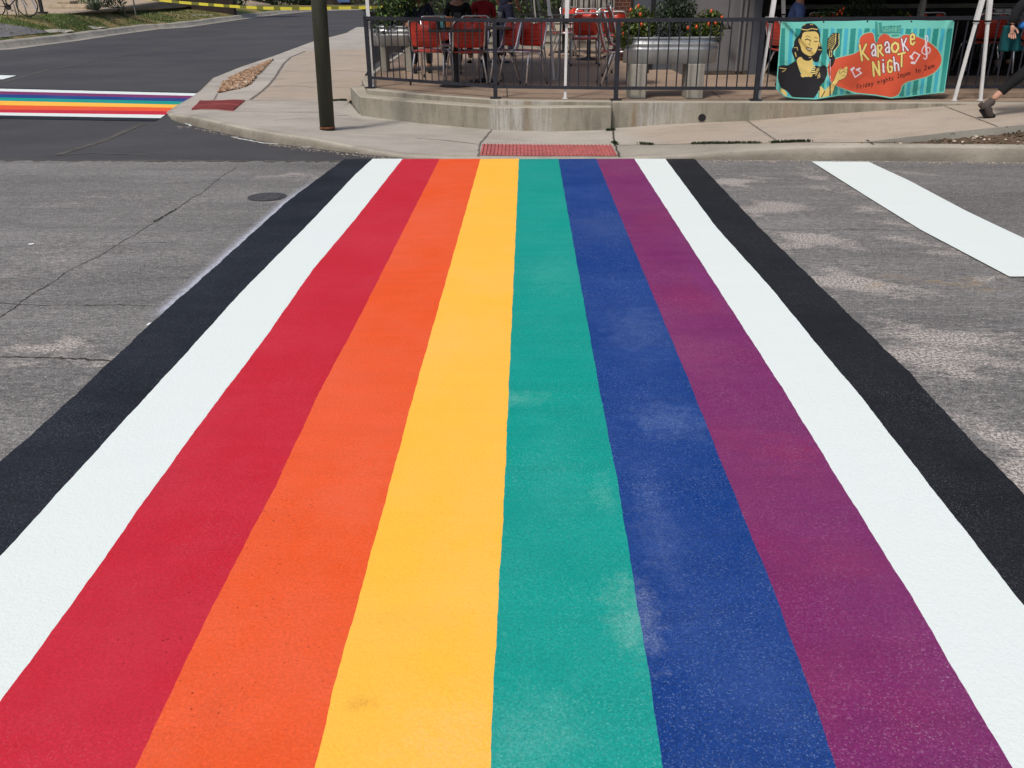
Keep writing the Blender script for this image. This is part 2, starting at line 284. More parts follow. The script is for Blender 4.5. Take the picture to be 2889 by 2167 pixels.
# red seat plastic with rows of punched holes
t = NT('red_perforated_seat'); tc = t.n('ShaderNodeTexCoord'); sp = t.n('ShaderNodeSeparateXYZ'); t.l(tc.outputs['Object'], sp.inputs[0])
def cell(o, k):
    f = t.math('FRACT', t.math('MULTIPLY', o, k), 0); return t.math('ABSOLUTE', t.math('SUBTRACT', f, 0.5), 0)
cx = cell(sp.outputs[0], 28); cz = cell(sp.outputs[2], 22)
dd = t.math('ADD', t.math('MULTIPLY', cx, cx), t.math('MULTIPLY', cz, cz))
zone = t.math('MULTIPLY', t.math('GREATER_THAN', sp.outputs[2], 0.55), t.math('LESS_THAN', sp.outputs[2], 0.74))
zone = t.math('MULTIPLY', zone, t.math('LESS_THAN', t.math('ABSOLUTE', sp.outputs[0], 0), 0.15))
hole = t.math('MULTIPLY', t.math('LESS_THAN', dd, 0.045), zone)
t.col(t.mix(hole, t.mix(t.ramp(t.noise(9, 3, obj=True), 0.3, 0.7), (0.46, 0.035, 0.022), (0.60, 0.055, 0.032)), (0.05, 0.008, 0.008))); t.rough(0.38, 0.5); MT['red'] = t.m

# ------------------------------------------------------------------ mesh helpers
def link(name, me, m=None, parent=None, smooth=False):
    o = bpy.data.objects.new(name, me); COL.objects.link(o)
    if m is not None: me.materials.append(MT[m] if isinstance(m, str) else m)
    if parent is not None: o.parent = parent
    if smooth:
        for p in me.polygons: p.use_smooth = True
    return o
def tag(o, label=None, cat=None, group=None, kind=None):
    if label: o['label'] = label
    if cat: o['category'] = cat
    if group: o['group'] = group
    if kind: o['kind'] = kind
    return o
def empty(name, loc=(0, 0, 0), rz=0.0):
    o = bpy.data.objects.new(name, None); COL.objects.link(o); o.empty_display_size = 0.1
    o.location = loc; o.rotation_euler = (0, 0, rz); return o
class MB:
    def __init__(s): s.v = []; s.f = []; s.tone = []
    def add(s, vs, fs, tone=0.5):
        n = len(s.v); s.v += [tuple(v) for v in vs]; s.f += [tuple(i+n for i in f) for f in fs]; s.tone += [tone]*len(vs); return s
    def box(s, c, d, rz=0.0, rot=None):
        x, y, z = d[0]/2, d[1]/2, d[2]/2
        R = rot if rot is not None else Matrix.Rotation(rz, 3, 'Z')
        vs = [R@Vector((a*x, b*y, e*z))+Vector(c) for a, b, e in ((-1,-1,-1),(1,-1,-1),(1,1,-1),(-1,1,-1),(-1,-1,1),(1,-1,1),(1,1,1),(-1,1,1))]
        return s.add(vs, [(3,2,1,0),(4,5,6,7),(0,1,5,4),(1,2,6,5),(2,3,7,6),(3,0,4,7)])
    def bar(s, a, b, w, d=None, seg=None):
        """square bar from a to b"""
        a = Vector(a); b = Vector(b); z = (b-a); L = z.length; z.normalize()
        x = z.cross(Vector((0, 1, 0))) if abs(z.y) < 0.9 else z.cross(Vector((1, 0, 0))); x.normalize(); y = z.cross(x)
        R = Matrix((x, y, z)).transposed(); return s.box((a+b)/2, (w, d or w, L), rot=R)
    def tube(s, pts, r, n=8, closed=False, caps=True, r2=None):
        pts = [Vector(p) for p in pts]; k = len(pts); base = len(s.v); vs = []; fs = []
        prev = None
        for i, p in enumerate(pts):
            if closed: tg = (pts[(i+1) % k]-pts[i-1])
            else: tg = pts[min(i+1, k-1)]-pts[max(i-1, 0)]
            tg.normalize()
            if prev is None:
                up = Vector((0, 0, 1)) if abs(tg.z) < 0.9 else Vector((1, 0, 0)); x = tg.cross(up)
            else: x = prev - tg*prev.dot(tg)
            x.normalize(); prev = x; y = tg.cross(x)
            rr = r if r2 is None else r+(r2-r)*i/(k-1)
            for j in range(n):
                a = 2*PI*j/n; vs.append(p+rr*(math.cos(a)*x+math.sin(a)*y))
        for i in range(k if closed else k-1):
            for j in range(n):
                a = i*n+j; b = i*n+(j+1) % n; c = ((i+1) % k)*n+(j+1) % n; d = ((i+1) % k)*n+j
                fs.append((a, b, c, d))
        if caps and not closed: fs.append(tuple(range(n-1, -1, -1))); fs.append(tuple((k-1)*n+j for j in range(n)))
        return s.add(vs, fs)
    def lathe(s, prof, c=(0, 0, 0), n=24, sx=1, sy=1):
        vs = []; fs = []; k = len(prof)
        for r, z in prof:
            for j in range(n): a = 2*PI*j/n; vs.append((c[0]+sx*r*math.cos(a), c[1]+sy*r*math.sin(a), c[2]+z))
        for i in range(k-1):
            for j in range(n): fs.append((i*n+j, i*n+(j+1) % n, (i+1)*n+(j+1) % n, (i+1)*n+j))
        fs.append(tuple(range(n-1, -1, -1))); fs.append(tuple((k-1)*n+j for j in range(n)))
        return s.add(vs, fs)
    def build(s, name, m, parent=None, smooth=False, tone=False, bevel=0.0):
        me = bpy.data.meshes.new(name); me.from_pydata(s.v, [], s.f); me.validate(); me.update()
        if tone:
            a = me.attributes.new('tone', 'FLOAT', 'POINT'); a.data.foreach_set('value', s.tone)
        o = link(name, me, m, parent, smooth)
        if bevel:
            md = o.modifiers.new('bevel', 'BEVEL'); md.width = bevel; md.segments = 2; md.limit_method = 'ANGLE'
        return o
def copy_tree(o, parent=None):
    c = o.copy(); COL.objects.link(c)
    if parent is not None: c.parent = parent
    for ch in list(o.children): copy_tree(ch, c)
    return c
def wob(x, seed=0):
    return (math.sin(x*13.1+seed)+math.sin(x*31.7+seed*2.3)*0.7+math.sin(x*83.3+seed*1.7)*0.5+math.sin(x*191.0+seed*3.1)*0.35)/2.5
def resample(pts, step):
    out = []; acc = 0
    for a, b in zip(pts[:-1], pts[1:]):
        n = max(1, int((b-a).length/step))
        for i in range(n): out.append(a.lerp(b, i/n))
    out.append(pts[-1].copy()); return out
def strip(name, pts, w, m, parent=None, z=None, jag=0.3, surf=None, off=0.003, step=0.03):
    """thin ragged strip lying on a surface"""
    P = resample([Vector(p) for p in pts], step); mb = MB(); vs = []; fs = []
    for i, p in enumerate(P):
        tg = P[min(i+1, len(P)-1)]-P[max(i-1, 0)]; tg.z = 0; tg.normalize(); nn = Vector((-tg.y, tg.x, 0))
        ww = w*(1+jag*random.uniform(-1, 1)); c = p+nn*w*jag*random.uniform(-1, 1)
        for sgn in (-1, 1):
            q = c+nn*ww/2*sgn
            q.z = (surf(q.x, q.y)+off) if surf else (z if z is not None else p.z)
            vs.append(q)
    for i in range(len(P)-1): fs.append((2*i, 2*i+2, 2*i+3, 2*i+1))
    return mb.add(vs, fs).build(name, m, parent)
def prism(name, top, z0s, m, parent=None, bevel=0.0):
    """solid from a polygon of top points down to heights z0s"""
    n = len(top); mb = MB()
    bot = [Vector((p.x, p.y, z0s if not isinstance(z0s, (list, tuple)) else z0s[i])) for i, p in enumerate(top)]
    fs = [tuple(range(n)), tuple(range(2*n-1, n-1, -1))]+[(i, i+n, (i+1) % n+n, (i+1) % n) for i in range(n)]
    mb.add(list(top)+bot, fs); o = mb.build(name, m, parent)
    bm = bmesh.new(); bm.from_mesh(o.data); bmesh.ops.recalc_face_normals(bm, faces=bm.faces); bm.to_mesh(o.data); bm.free()
    if bevel:
        md = o.modifiers.new('bevel', 'BEVEL'); md.width = bevel; md.segments = 3; md.limit_method = 'ANGLE'; md.angle_limit = math.radians(50)
    return o
def structure(o, label=None):
    o['kind'] = 'structure'
    if label: o['label'] = label
    return o

# ================================================================== ROAD
xs = sorted(set([-400, -150, -60, -30, -15, -10, -7]+[round(-5+0.05*i, 3) for i in range(241)]+[8, 10, 15, 30, 60, 150, 400]))
ys = sorted(set([-400, -150, -60, -20, -8, -3, 0]+[round(1+0.05*i, 3) for i in range(175)]+[11, 14, 20, 40, 80, 160, 400]))
nx, ny = len(xs), len(ys)
gx, gy = np.meshgrid(xs, ys)
me = bpy.data.meshes.new('road')
me.from_pydata([(float(a), float(b), 0) for a, b in zip(gx.ravel(), gy.ravel())], [], [(j*nx+i, j*nx+i+1, (j+1)*nx+i+1, (j+1)*nx+i) for j in range(ny-1) for i in range(nx-1)])
road = structure(link('road', me, 'road'), 'worn grey asphalt road')
def r4(x, y): return (1900+x*.452, 430+y*.452)
def r3(x, y): return (x*.452, 430+y*.452)
def blob(gx, gy, lst):
    w = np.zeros(gx.shape)
    for (cx, cy, rx, ry, a) in lst:
        c = G(cx, cy); dx = abs(G(cx+rx, cy).x-c.x); dy = abs(G(cx, cy-ry).y-G(cx, cy+ry).y)/2
        ux = gx+0.10*np.sin(gy*9+gx*3+cx)+0.05*np.sin(gy*23+gx*11); uy = gy+0.07*np.sin(gx*7+cy)+0.04*np.sin(gx*19+gy*13+cx)
        w = np.maximum(w, a*np.exp(-(((ux-c.x)/dx)**2+((uy-c.y)/dy)**2)**1.1))
    return w
L = [(*r4(370, 175), 85, 13, .95), (*r4(590, 345), 95, 20, 1), (*r4(820, 555), 115, 28, .95), (*r4(1120, 820), 150, 38, 1.05), (*r4(1550, 1130), 170, 40, 0.8),
     (*r4(1700, 1260), 330, 55, .85), (2870, 1290, 130, 150, 1.0), (*r4(820, 110), 40, 12, .6), (*r4(900, 160), 40, 14, .6), (*r4(980, 230), 40, 14, .6), (*r4(1090, 240), 50, 14, .55),
     (*r4(1290, 360), 70, 18, .7), (*r4(1420, 460), 70, 20, .7), (*r4(1500, 550), 60, 20, .6), (*r4(1800, 640), 80, 24, .6), (*r4(2050, 790), 60, 15, .6), (*r4(1430, 130), 70, 8, .6),
     (*r3(250, 1235), 110, 22, .9), (*r3(560, 1310), 130, 16, .6), (*r3(100, 1330), 140, 16, .55), (*r3(1830, 148), 90, 5, .7), (*r3(1900, 170), 60, 4, .5),
     (*r3(500, 600), 200, 60, .33), (*r3(200, 780), 160, 60, .33), (*r3(800, 300), 320, 40, .2)]
wear = blob(gx, gy, L)
yel = blob(gx, gy, [(*r4(1300, 830), 130, 8, .9), (*r4(1900, 790), 260, 10, .7), (*r4(2000, 830), 200, 8, .4)])
dark = blob(gx, gy, [(*r4(1900, 420), 260, 60, .5), (*r4(1000, 350), 300, 30, .3), (*r3(1700, 480), 300, 60, .25), (*r3(1300, 950), 250, 30, .35)])
yfar = G(500, 452).y
for nm, arr in (('wear', wear), ('yellow', yel), ('dark', dark)):
    a = me.attributes.new(nm, 'FLOAT', 'POINT'); a.data.foreach_set('value', arr.ravel().astype(np.float32))
crk = [([(673, 468), (560, 548), (500, 590), (443, 624), (330, 692), (217, 755), (90, 828), (0, 896), (-120, 985)], .0055),
       ([(500, 590), (470, 606), (440, 626)], .018), ([(-60, 1002), (0, 1004), (60, 1007), (136, 1011), (230, 1012), (316, 1018)], .012),
       ([(0, 857), (59, 859), (200, 862), (330, 860), (452, 862)], .0045), ([(2153, 649), (2300, 650), (2450, 648), (2591, 651)], .005),
       ([(290, 684), (380, 687), (440, 685), (520, 688)], .004)]
for pts, w in crk:
    P = resample([G(*p) for p in pts], 0.12)
    P = [p+Vector((random.uniform(-1, 1), random.uniform(-1, 1), 0))*0.018 for p in P]
    strip('crack', P, w, 'crack', road, z=0.0025, jag=0.55, step=0.02)
# new asphalt of the side street
fr = [Vector((-60, G(0, 450).y+.2))]+[G(x, y).xy for x, y in ((-1500, 451), (0, 450), (500, 452), (954, 453), (1136, 452))]
side = MB(); pf = resample([Vector((p[0], p[1], 0)) for p in fr], 0.08)
vs = [Vector((p.x, p.y+0.010*wob(p.x*1.3, 2), 0.004)) for p in pf]+[Vector((p.x, 150, 0.004)) for p in pf]; n = len(pf)
side.add(vs, [(i, i+1, n+i+1, n+i) for i in range(n-1)])
side_street = structure(side.build('side_street', 'newroad'), 'fresh dark asphalt of the side street')
for pts, w in (([(0, 236), (136, 198), (325, 160), (500, 133), (700, 98), (880, 65)], 0.10), ([(163, 439), (300, 395), (407, 350)], 0.09), ([(160, 440), (260, 434), (420, 438)], 0.05)):
    strip('seam', [G(*p) for p in pts], w, 'seam', side_street, z=0.0075, jag=0.15, step=0.25)
strip('seam', [Vector((p[0], p[1]-.03, 0)) for p in fr[1:]], .10, 'seam', side_street, z=.0033, jag=.45, step=.05)
# ------------------------------------------------------------------ rainbow crosswalk
Dp = 1.306
BD = [[(745,345),(623,436),(450,593),(339,691),(256,769),(114,904),(0,1003)],
 [(805,345),(766,381),(675,478),(519,637),(401,769),(277,904),(0,1210)],
 [(870,345),(766,478),(675,587),(568,741),(445,904),(320,1077),(165,1300),(0,1525)],
 [(950,345),(766,710),(695,842),(595,1057),(480,1277),(375,1492),(298,1659)],
 [(1038,345),(898,842),(845,1042),(780,1282),(720,1498),(683,1659)],
 [(1121,345),(1099,842),(1089,1082),(1070,1417),(1059,1659)],
 [(1206,345),(1294,842),(1336,1057),(1366,1247),(1406,1492),(1431,1659)],
 [(1288,345),(1494,842),(1559,1007),(1671,1282),(1741,1477),(1804,1659)],
 [(1370,345),(1689,842),(1826,1067),(1966,1292),(2111,1542),(2180,1659)],
 [(1437,345),(1548,495),(1663,623),(1801,793),(1844,842),(2006,1052),(2212,1317)],
 [(1500,345),(1645,499),(1801,651),(1967,812),(2048,904),(2212,1075)]]
def bline(pts, seed, amp):
    P = [G(x*Dp, y*Dp) for x, y in pts]
    d = (P[-1]-P[1]).normalized(); P.append(P[-1]+d*((-1.2-P[-1].y)/d.y))
    ysamp = np.arange(P[0].y, -1.2, -0.02); py = [p.y for p in P][::-1]; px = [p.x for p in P][::-1]
    out = []
    for y in ysamp:
        out.append(Vector((float(np.interp(y, py, px))+amp*wob(y, seed), y, 0)))
    return P[0], out
cw = empty('rainbow_crosswalk', (0, 5, 0)); tag(cw, 'freshly painted rainbow crosswalk crossing the grey road towards the terrace', 'crosswalk')
lines = [bline(b, i*1.7, 0.006 if i in (0, 10) else 0.0025) for i, b in enumerate(BD)]
nm = [('black_stripe', 'p_black'), ('white_stripe', 'p_white'), ('red_stripe', 'p_red'), ('orange_stripe', 'p_orange'), ('yellow_stripe', 'p_yellow'), ('green_stripe', 'p_green'), ('blue_stripe', 'p_blue'), ('purple_stripe', 'p_purple'), ('white_stripe', 'p_white'), ('black_stripe', 'p_black2')]
for i in range(10):
    A, B = lines[i][1], lines[i+1][1]; k = min(len(A), len(B)); A = A[-k:] if len(A) > k else A; B = B[-k:] if len(B) > k else B
    zz = 0.010
    vs = []
    for a, b in zip(A, B): vs += [(a.x-cw.location.x, a.y-5, zz), (b.x-cw.location.x, b.y-5, zz)]
    MB().add(vs, [(2*j, 2*j+2, 2*j+3, 2*j+1) for j in range(k-1)]).build(nm[i][0], nm[i][1], cw)
# pale overspray beside the far left edge
t = NT('pale_overspray'); t.col((0.62, 0.66, 0.78)); t.rough(0.8, 0.2)
fa = t.math('MULTIPLY', t.attr('fade').outputs['Fac'], t.ramp(t.noise(30, 4, 0.7), 0.3, 0.6, 0.45, 1)); t.l(fa, t.b.inputs['Alpha']); MT['spray'] = t.m
A = [p for p in lines[0][1] if G(0, 902).y < p.y and p.y > 4.4 and p.y < 8.3]
me = bpy.data.meshes.new('overspray'); vv = []; fade = []; k = len(A)
for i, p in enumerate(A):
    e = math.sin(PI*min(1, (i+2)/(k*0.9)))**0.5 if i < k*0.9 else 0.25
    e = min(1, (k-i)/8.0)*min(1, i/60.0)*0.9
    for dx, f in ((0.015, 0.9), (-0.02, 0.75), (-0.05, 0.25), (-0.085, 0.0)):
        vv.append((p.x+dx, p.y-5, 0.007)); fade.append(f*e)
me.from_pydata(vv, [], [(4*i+j, 4*i+4+j, 4*i+5+j, 4*i+1+j) for i in range(k-1) for j in range(3)])
a = me.attributes.new('fade', 'FLOAT', 'POINT'); a.data.foreach_set('value', fade); link('overspray', me, 'spray', cw)
# side street crosswalk
c2 = empty('rainbow_crosswalk', G(250, 285)); tag(c2, 'smaller rainbow crosswalk across the dark side street, far left', 'crosswalk')
YL = [920, 929, 956, 986, 1021, 1056, 1101, 1146, 1179, 1208, 1240]
RT = [(2110, 972), (2090, 980), (2066, 1006), (2030, 1034), (1985, 1066), (1905, 1098), (1850, 1129), (1775, 1166), (1705, 1203), (1655, 1238), (1590, 1268)]
n2m = [('black_stripe', 'p_black')]+[(x[0], x[1]) for x in nm[1:9]][::-1]+[('black_stripe', 'p_black')]
bl = []
for yl, (rx, ry) in zip(YL, RT):
    a = G(0, yl*.2712); b = G(rx*.2712+4, ry*.2712); d = (a-b).normalized(); a2 = a+d*9; bl.append([a2.lerp(b, i/150) for i in range(151)])
for i in range(10):
    vs = []
    for j in range(151):
        for q, sd_ in ((bl[i][j], i), (bl[i+1][j], i+1)):
            vs.append((q.x-c2.location.x, q.y+0.004*wob(q.x, sd_)-c2.location.y, 0.011))
    MB().add(vs, [(2*j, 2*j+1, 2*j+3, 2*j+2) for j in range(150)]).build(n2m[i][0], n2m[i][1], c2)
def flat(name, pts, m, z, label, cat):
    P = [G(*p) for p in pts]; o = MB().add([(p.x, p.y, z) for p in P], [tuple(range(len(P)))]).build(name, m); tag(o, label, cat); return o
flat('stop_line', [(2289, 458), (2450, 459), (2564, 512), (2723, 597), (2800, 634), (2889, 676), (3050, 752), (3050, 784), (2847, 784), (2700, 706), (2596, 651), (2440, 554)][::-1], 'p_white', 0.009, 'wide white painted bar on the grey road right of the rainbow stripes', 'road marking')
flat('stop_line', [(-60, 212), (46, 214.5), (8, 225), (-60, 225)], 'p_white', 0.009, 'white painted triangle of a stop line at the far left edge', 'road marking')
for i, (x, y, r, lb) in enumerate(((427, 914, .026, 'small white paint dot beside the end of the black border stripe'), (88, 688, .022, 'small white paint dot alone on the grey asphalt at the left'))):
    c = G(x, y, 0.006); mb = MB(); mb.add([(c.x+r*math.cos(a*PI/6)*random.uniform(.8, 1.1), c.y+r*math.sin(a*PI/6)*random.uniform(.8, 1.1), .006) for a in range(12)], [tuple(range(12))])
    tag(mb.build('paint_dot', 'p_white'), lb, 'paint mark')
c = G(754, 556.5); vc = empty('valve_cover', c); tag(vc, 'round dark iron valve cover set in the grey road', 'manhole cover')
MB().lathe([(0.155, 0.001), (0.165, 0.006), (0.135, 0.007), (0.13, 0.004)], n=32).build('frame', 'iron', vc); MB().lathe([(0.128, 0.002), (0.125, 0.008), (0.02, 0.009), (0.015, 0.014), (0.004, 0.014)], n=32).build('lid', 'iron', vc)

# ================================================================== PAVEMENT, KERB, TERRACE
def wallY(sx): return G(sx, 286.5+(sx-1740)*0.0022, .38).y
WB = [(1732, 361), (1915, 348), (2108, 341), (2345, 321), (2520, 308), (2667, 297), (2760, 290)]
wall_base = [RY(x, y, wallY(x)) for x, y in WB]; wall_base[-1].z = .375
# columns: kerb base px, kerb height, then back point
def off_in(p, q, d):
    v = (q-p); v.z = 0; v.normalize(); return p+v*d
left_cols = [((1352, 449), .018, G(1393, 358, .05)), ((1240, 449), .022, G(1280, 348, .05)), ((1136, 447), .035, G(1171, 340, .05)), ((1016, 436), .07, G(1013, 322, .06)), ((880, 419), .11, G(985, 288, .09)),
    ((772, 406), .12, G(1010, 262, .11)), ((690, 390), .12, G(1022, 237, .12)), ((600, 369), .12, G(1030, 215, .12)), ((541, 355), .12, G(1036, 200, .12)), ((505, 347), .10, G(1042, 185, .12)), ((484, 338), .06, G(1048, 172, .12)),
    ((468, 320), .02, G(1053, 160, .12)), ((503, 296), .015, G(1058, 150, .12)), ((535, 280), .02, G(1062, 140, .12)), ((564, 266), .06, G(1066, 132, .12)), ((600, 236), .10, G(1070, 122, .12)), ((680, 202), .10, G(1076, 112, .12)), ((771, 170), .10, G(1082, 104, .12)), ((884, 125), .10, G(1090, 96, .12)),
    ((973, 101), .10, G(1096, 90, .12)), ((1004, 83), .10, G(1100, 78, .12)), ((1028, 83), .10, G(1102, 76, .12))]
right_k = [((1352, 449), .018), ((1550, 449), .015), ((1750, 449), .018), ((1850, 450), .035), ((1950, 451), .06), ((2100, 451.5), .10), ((2250, 452), .13), ((2415, 453), .145), ((2560, 454.5), .15), ((2700, 456), .15), ((2889, 458), .15), ((3300, 463), .15), ((4200, 474), .15)]
right_e = [G(1361, 410, .028), G(1550, 410, .026), G(1742, 411, .026), G(1850, 409, .05), G(1950, 408, .072), G(2100, 407, .107), G(2250, 405, .135), G(2415, 403, .15), G(2560, 387, .195), G(2700, 371, .245), G(2889, 352, .305), G(3300, 325, .37), G(4200, 310, .38)]
right_b = [G(1393, 358, .05), G(1560, 361, .05), wall_base[0], RY(1830, 354, wallY(1830)), wall_base[1], wall_base[2], RY(2230, 331, wallY(2230)), wall_base[3], wall_base[4], RY(2600, 302, wallY(2600)), wall_base[6], G(3300, 290, .385), G(4200, 288, .385)]
mb = MB(); tan = []
def addcol(P, T, n):        # P: control points front->back ; returns resampled column
    out = []
    for (a, b), m_ in zip(zip(P[:-1], P[1:]), n):
        for i in range(m_): out.append(a.lerp(b, i/m_))
    out.append(P[-1]); return out
def grid(cols, name, m, tanf=None, sub=6):
    full = []
    for a, b in zip(cols[:-1], cols[1:]):
        for i in range(sub): full.append([p.lerp(q, i/sub) for p, q in zip(a, b)])
    full.append(cols[-1]); r = len(full[0]); vs = [p for c in full for p in c]
    fs = [(i*r+j, i*r+j+1, (i+1)*r+j+1, (i+1)*r+j) for i in range(len(full)-1) for j in range(r-1)]
    me = bpy.data.meshes.new(name); me.from_pydata([tuple(v) for v in vs], [], fs)
    bm = bmesh.new(); bm.from_mesh(me); bmesh.ops.recalc_face_normals(bm, faces=bm.faces)
    if sum(f.normal.z for f in bm.faces) < 0:
        for f in bm.faces: f.normal_flip()
    bm.to_mesh(me); bm.free()
    a = me.attributes.new('tan', 'FLOAT', 'POINT'); a.data.foreach_set('value', [tanf(v) if tanf else 0.0 for v in vs])
    return link(name, me, m, smooth=True)
def kerbsec(k, h, tgt, zb=None, w=0.15):
    b = G(*k); e = off_in(b, tgt, w)
    lean = off_in(b, tgt, 0.025); l2 = off_in(b, tgt, 0.05)
    j = h*0.16*random.uniform(-1, 1)
    return [Vector((b.x, b.y, -.02)), Vector((b.x, b.y, .0)), Vector((lean.x, lean.y, h*.8+j*.3)), Vector((l2.x, l2.y, h*0.97)), Vector((e.x, e.y, h if zb is None else zb))]
kc_l = [kerbsec(k, h, b) for k, h, b in left_cols]; kc_r = [kerbsec(k, h, e) for (k, h), e in zip(right_k, right_e)]
for c, e in zip(kc_r[:8], right_e[:8]): c[-1] = e.copy()
for i, c in enumerate(kc_r):
    if i >= 8: c[-1].z = right_k[i][1]
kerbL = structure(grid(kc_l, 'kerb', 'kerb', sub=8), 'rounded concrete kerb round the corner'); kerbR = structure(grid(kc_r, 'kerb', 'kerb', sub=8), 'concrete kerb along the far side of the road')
Y0t, Y1t = G(800, 283, .12).y, G(800, 141, .12).y
gro = [G(500+x*.2712, y*.2712, .12) for x, y in ((1330, 528), (1250, 560), (1180, 590), (1110, 655), (1050, 725), (980, 810), (900, 905), (840, 970), (765, 1035))]
def tanL(v):
    if not (Y0t < v.y < Y1t): return 0.0
    gy_ = [p.y for p in gro][::-1]; gx_ = [p.x for p in gro][::-1]
    return 1.0 if v.x > np.interp(v.y, gy_, gx_) else 0.0
pl = [[c[-1]]+[c[-1].lerp(b, i/26) for i in range(1, 27)] for c, (k, h, b) in zip(kc_l, left_cols)]
pr = [[e]+[e.lerp(b, i/8) for i in range(1, 9)] for e, b in zip(right_e, right_b)]
pavL = structure(grid(pl, 'pavement', 'pave', tanL, sub=8), 'concrete pavement of the street corner'); pavR = structure(grid(pr, 'pavement', 'pave', lambda v: min(1, max(0, (v.x-1.2)*2))*0.75, sub=6), 'sloping concrete pavement along the terrace wall')
# vertical edge of the raised pavement beside the soil strip
ed = []; 
for e in right_e[7:]: ed.append([e.copy(), Vector((e.x, e.y-0.004, e.z-0.13))])
structure(grid(ed, 'pavement_edge', 'block', sub=4))
def mkbvh(obs):
    vs = []; fs = []
    for o in obs:
        n = len(vs); vs += [v.co.copy() for v in o.data.vertices]; fs += [tuple(i+n for i in p.vertices) for p in o.data.polygons]
    return BVHTree.FromPolygons(vs, fs)
bvh = mkbvh([kerbL, kerbR, pavL, pavR])
def surf(x, y):
    h = bvh.ray_cast(Vector((x, y, 3)), Vector((0, 0, -1))); return h[0].z if h[0] is not None else 0.0
def onpx(sx, sy):
    d = ray(sx, sy).normalized(); h = bvh.ray_cast(Vector((0, 0, CH)), d); return h[0] if h[0] is not None else G(sx, sy, .1)
def r2(x, y): return (500+x*.2712, y*.2712)
def rA(x, y): return (900+x*.452, 200+y*.452)
def rB(x, y): return (1700+x*.5375, 200+y*.5375)
def line(px, w, m='joint', par=None, jag=0.3): return strip('joint', [onpx(*p) for p in px], w, m, par, surf=surf, jag=jag, step=0.05, off=0.004)
line([r2(1080, 735), r2(1430, 735), r2(1950, 748)], .02, 'groove', pavL); line([r2(930, 905), r2(1430, 910), r2(1800, 915)], .02, 'groove', pavL); line([r2(740, 1048), r2(1200, 1047), r2(1780, 1047)], .014, 'groove', pavL)
line([r2(200, 1050), r2(245, 1048), r2(740, 1048)], .012, 'groove', pavL); line([r2(600, 1162), r2(1000, 1168), r2(1480, 1172)], .012, 'groove', pavL); line([r2(1000, 1255), r2(1480, 1225), r2(1800, 1200)], .010, 'groove', pavL)
strip('joint', [p for p in gro], .05, 'groove', pavL, surf=surf, jag=.15, step=.1, off=.004)
line([r2(420, 975), r2(375, 1048)], .02, 'groove', pavL); line([r2(1590, 462), r2(1940, 466)], .02, 'groove', pavL)
line([rA(1085, 358), rA(1040, 415), rA(1003, 458), rA(995, 535)], .022, 'groove', pavL); line([rA(600, 420), rA(800, 436), rA(995, 460)], .012, 'groove', pavL)
line([rA(1835, 360), rA(1840, 420), rA(1850, 468), rA(1875, 540)], .022, 'joint', pavR); line([rB(760, 264), rB(850, 325), rB(925, 376)], .018, 'groove', pavR); line([rB(1797, 186), rB(1935, 240), rB(2075, 294)], .016, 'groove', pavR)
line([rB(80, 391), rB(500, 383), rB(900, 380), rB(1330, 378)], .012, 'groove', pavR)
# worn white paint along the foot of the corner kerb
for px, w in (([r2(5, 1246), r2(80, 1275), r2(145, 1312)], .03), ([r2(560, 1425), r2(900, 1490), r2(1050, 1500)], .02), ([r2(1300, 1532), r2(1450, 1530), r2(1650, 1552)], .022), ([r2(1690, 1560), r2(1800, 1568), r2(1900, 1590)], .055)):
    strip('worn_paint', [G(*p, .012) for p in px], w, 'p_white', kerbL, z=.014, jag=.5, step=.04)

# terrace
ter = empty('terrace', (0, 12, 0)); tag(ter, 'raised concrete terrace with a stepped edge at the street corner', 'terrace')
def loc(o, par):           # keep world position under an unrotated parent
    o.parent = par; o.location = Vector(o.location)-Vector(par.location); return o
rim = [G(1020, 222, .38), G(1036, 252, .38), G(1216, 268, .38), G(1397, 281, .38), G(1560, 284.5, .38), G(1727.6, 286, .38)]
rim_r = [G(1728, 287, .38), G(2131, 287.6, .38), G(2345, 288.4, .38), G(2667, 290, .38), G(3300, 292, .38), G(4200, 294, .38)]
xl = G(1020, 222, .38).x-0.03
inner = [Vector((p.x, p.y+0.13, p.z)) for p in rim+rim_r]; inner[0] = Vector((xl+.13, rim[0].y+.05, .38)); inner[1] = Vector((rim[1].x+.12, rim[1].y+.14, .38))
top = rim+[Vector((rim[-1].x, 24, .38)), Vector((xl-0.15, 24, .38))]
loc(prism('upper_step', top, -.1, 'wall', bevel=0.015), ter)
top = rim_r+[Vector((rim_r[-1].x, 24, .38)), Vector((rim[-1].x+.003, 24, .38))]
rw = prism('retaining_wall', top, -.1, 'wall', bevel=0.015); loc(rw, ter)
fl = MB(); P = inner+[Vector((rim_r[-1].x, 23.9, .38)), Vector((xl-.02, 23.9, .38))]
fl.add([(p.x, p.y, .384) for p in P], [tuple(range(len(P)))]); loc(fl.build('terrace_floor', 'floor'), ter)
rimcap = MB(); allr = rim+rim_r
vs = []
for a, b in zip(allr, inner): vs += [(a.x, a.y-0.0, .3835), (b.x, b.y, .3835)]
low = [G(988, 243, .31), G(1015, 272, .31), G(1171, 287, .31), G(1393, 302, .315), G(1560, 302, .328), G(1727, 300.5, .336)]
top = low+[Vector((low[-1].x, 11.6, .31)), Vector((-.2, 12.3, .31)), Vector((-1.7, 13.6, .31))]
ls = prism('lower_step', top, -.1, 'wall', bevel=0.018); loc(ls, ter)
for x0, y0, x1, y1 in ((1013, 274, 1011, 321), (1393, 303, 1390, 357)):
    pass
c = RY(1980, 332, wallY(1980)-0.004); dp = MB(); dp.tube([c+Vector((0, -.012, 0)), c+Vector((0, .05, 0))], .055, 20); o = dp.build('drain_pipe', 'wall'); loc(o, ter)
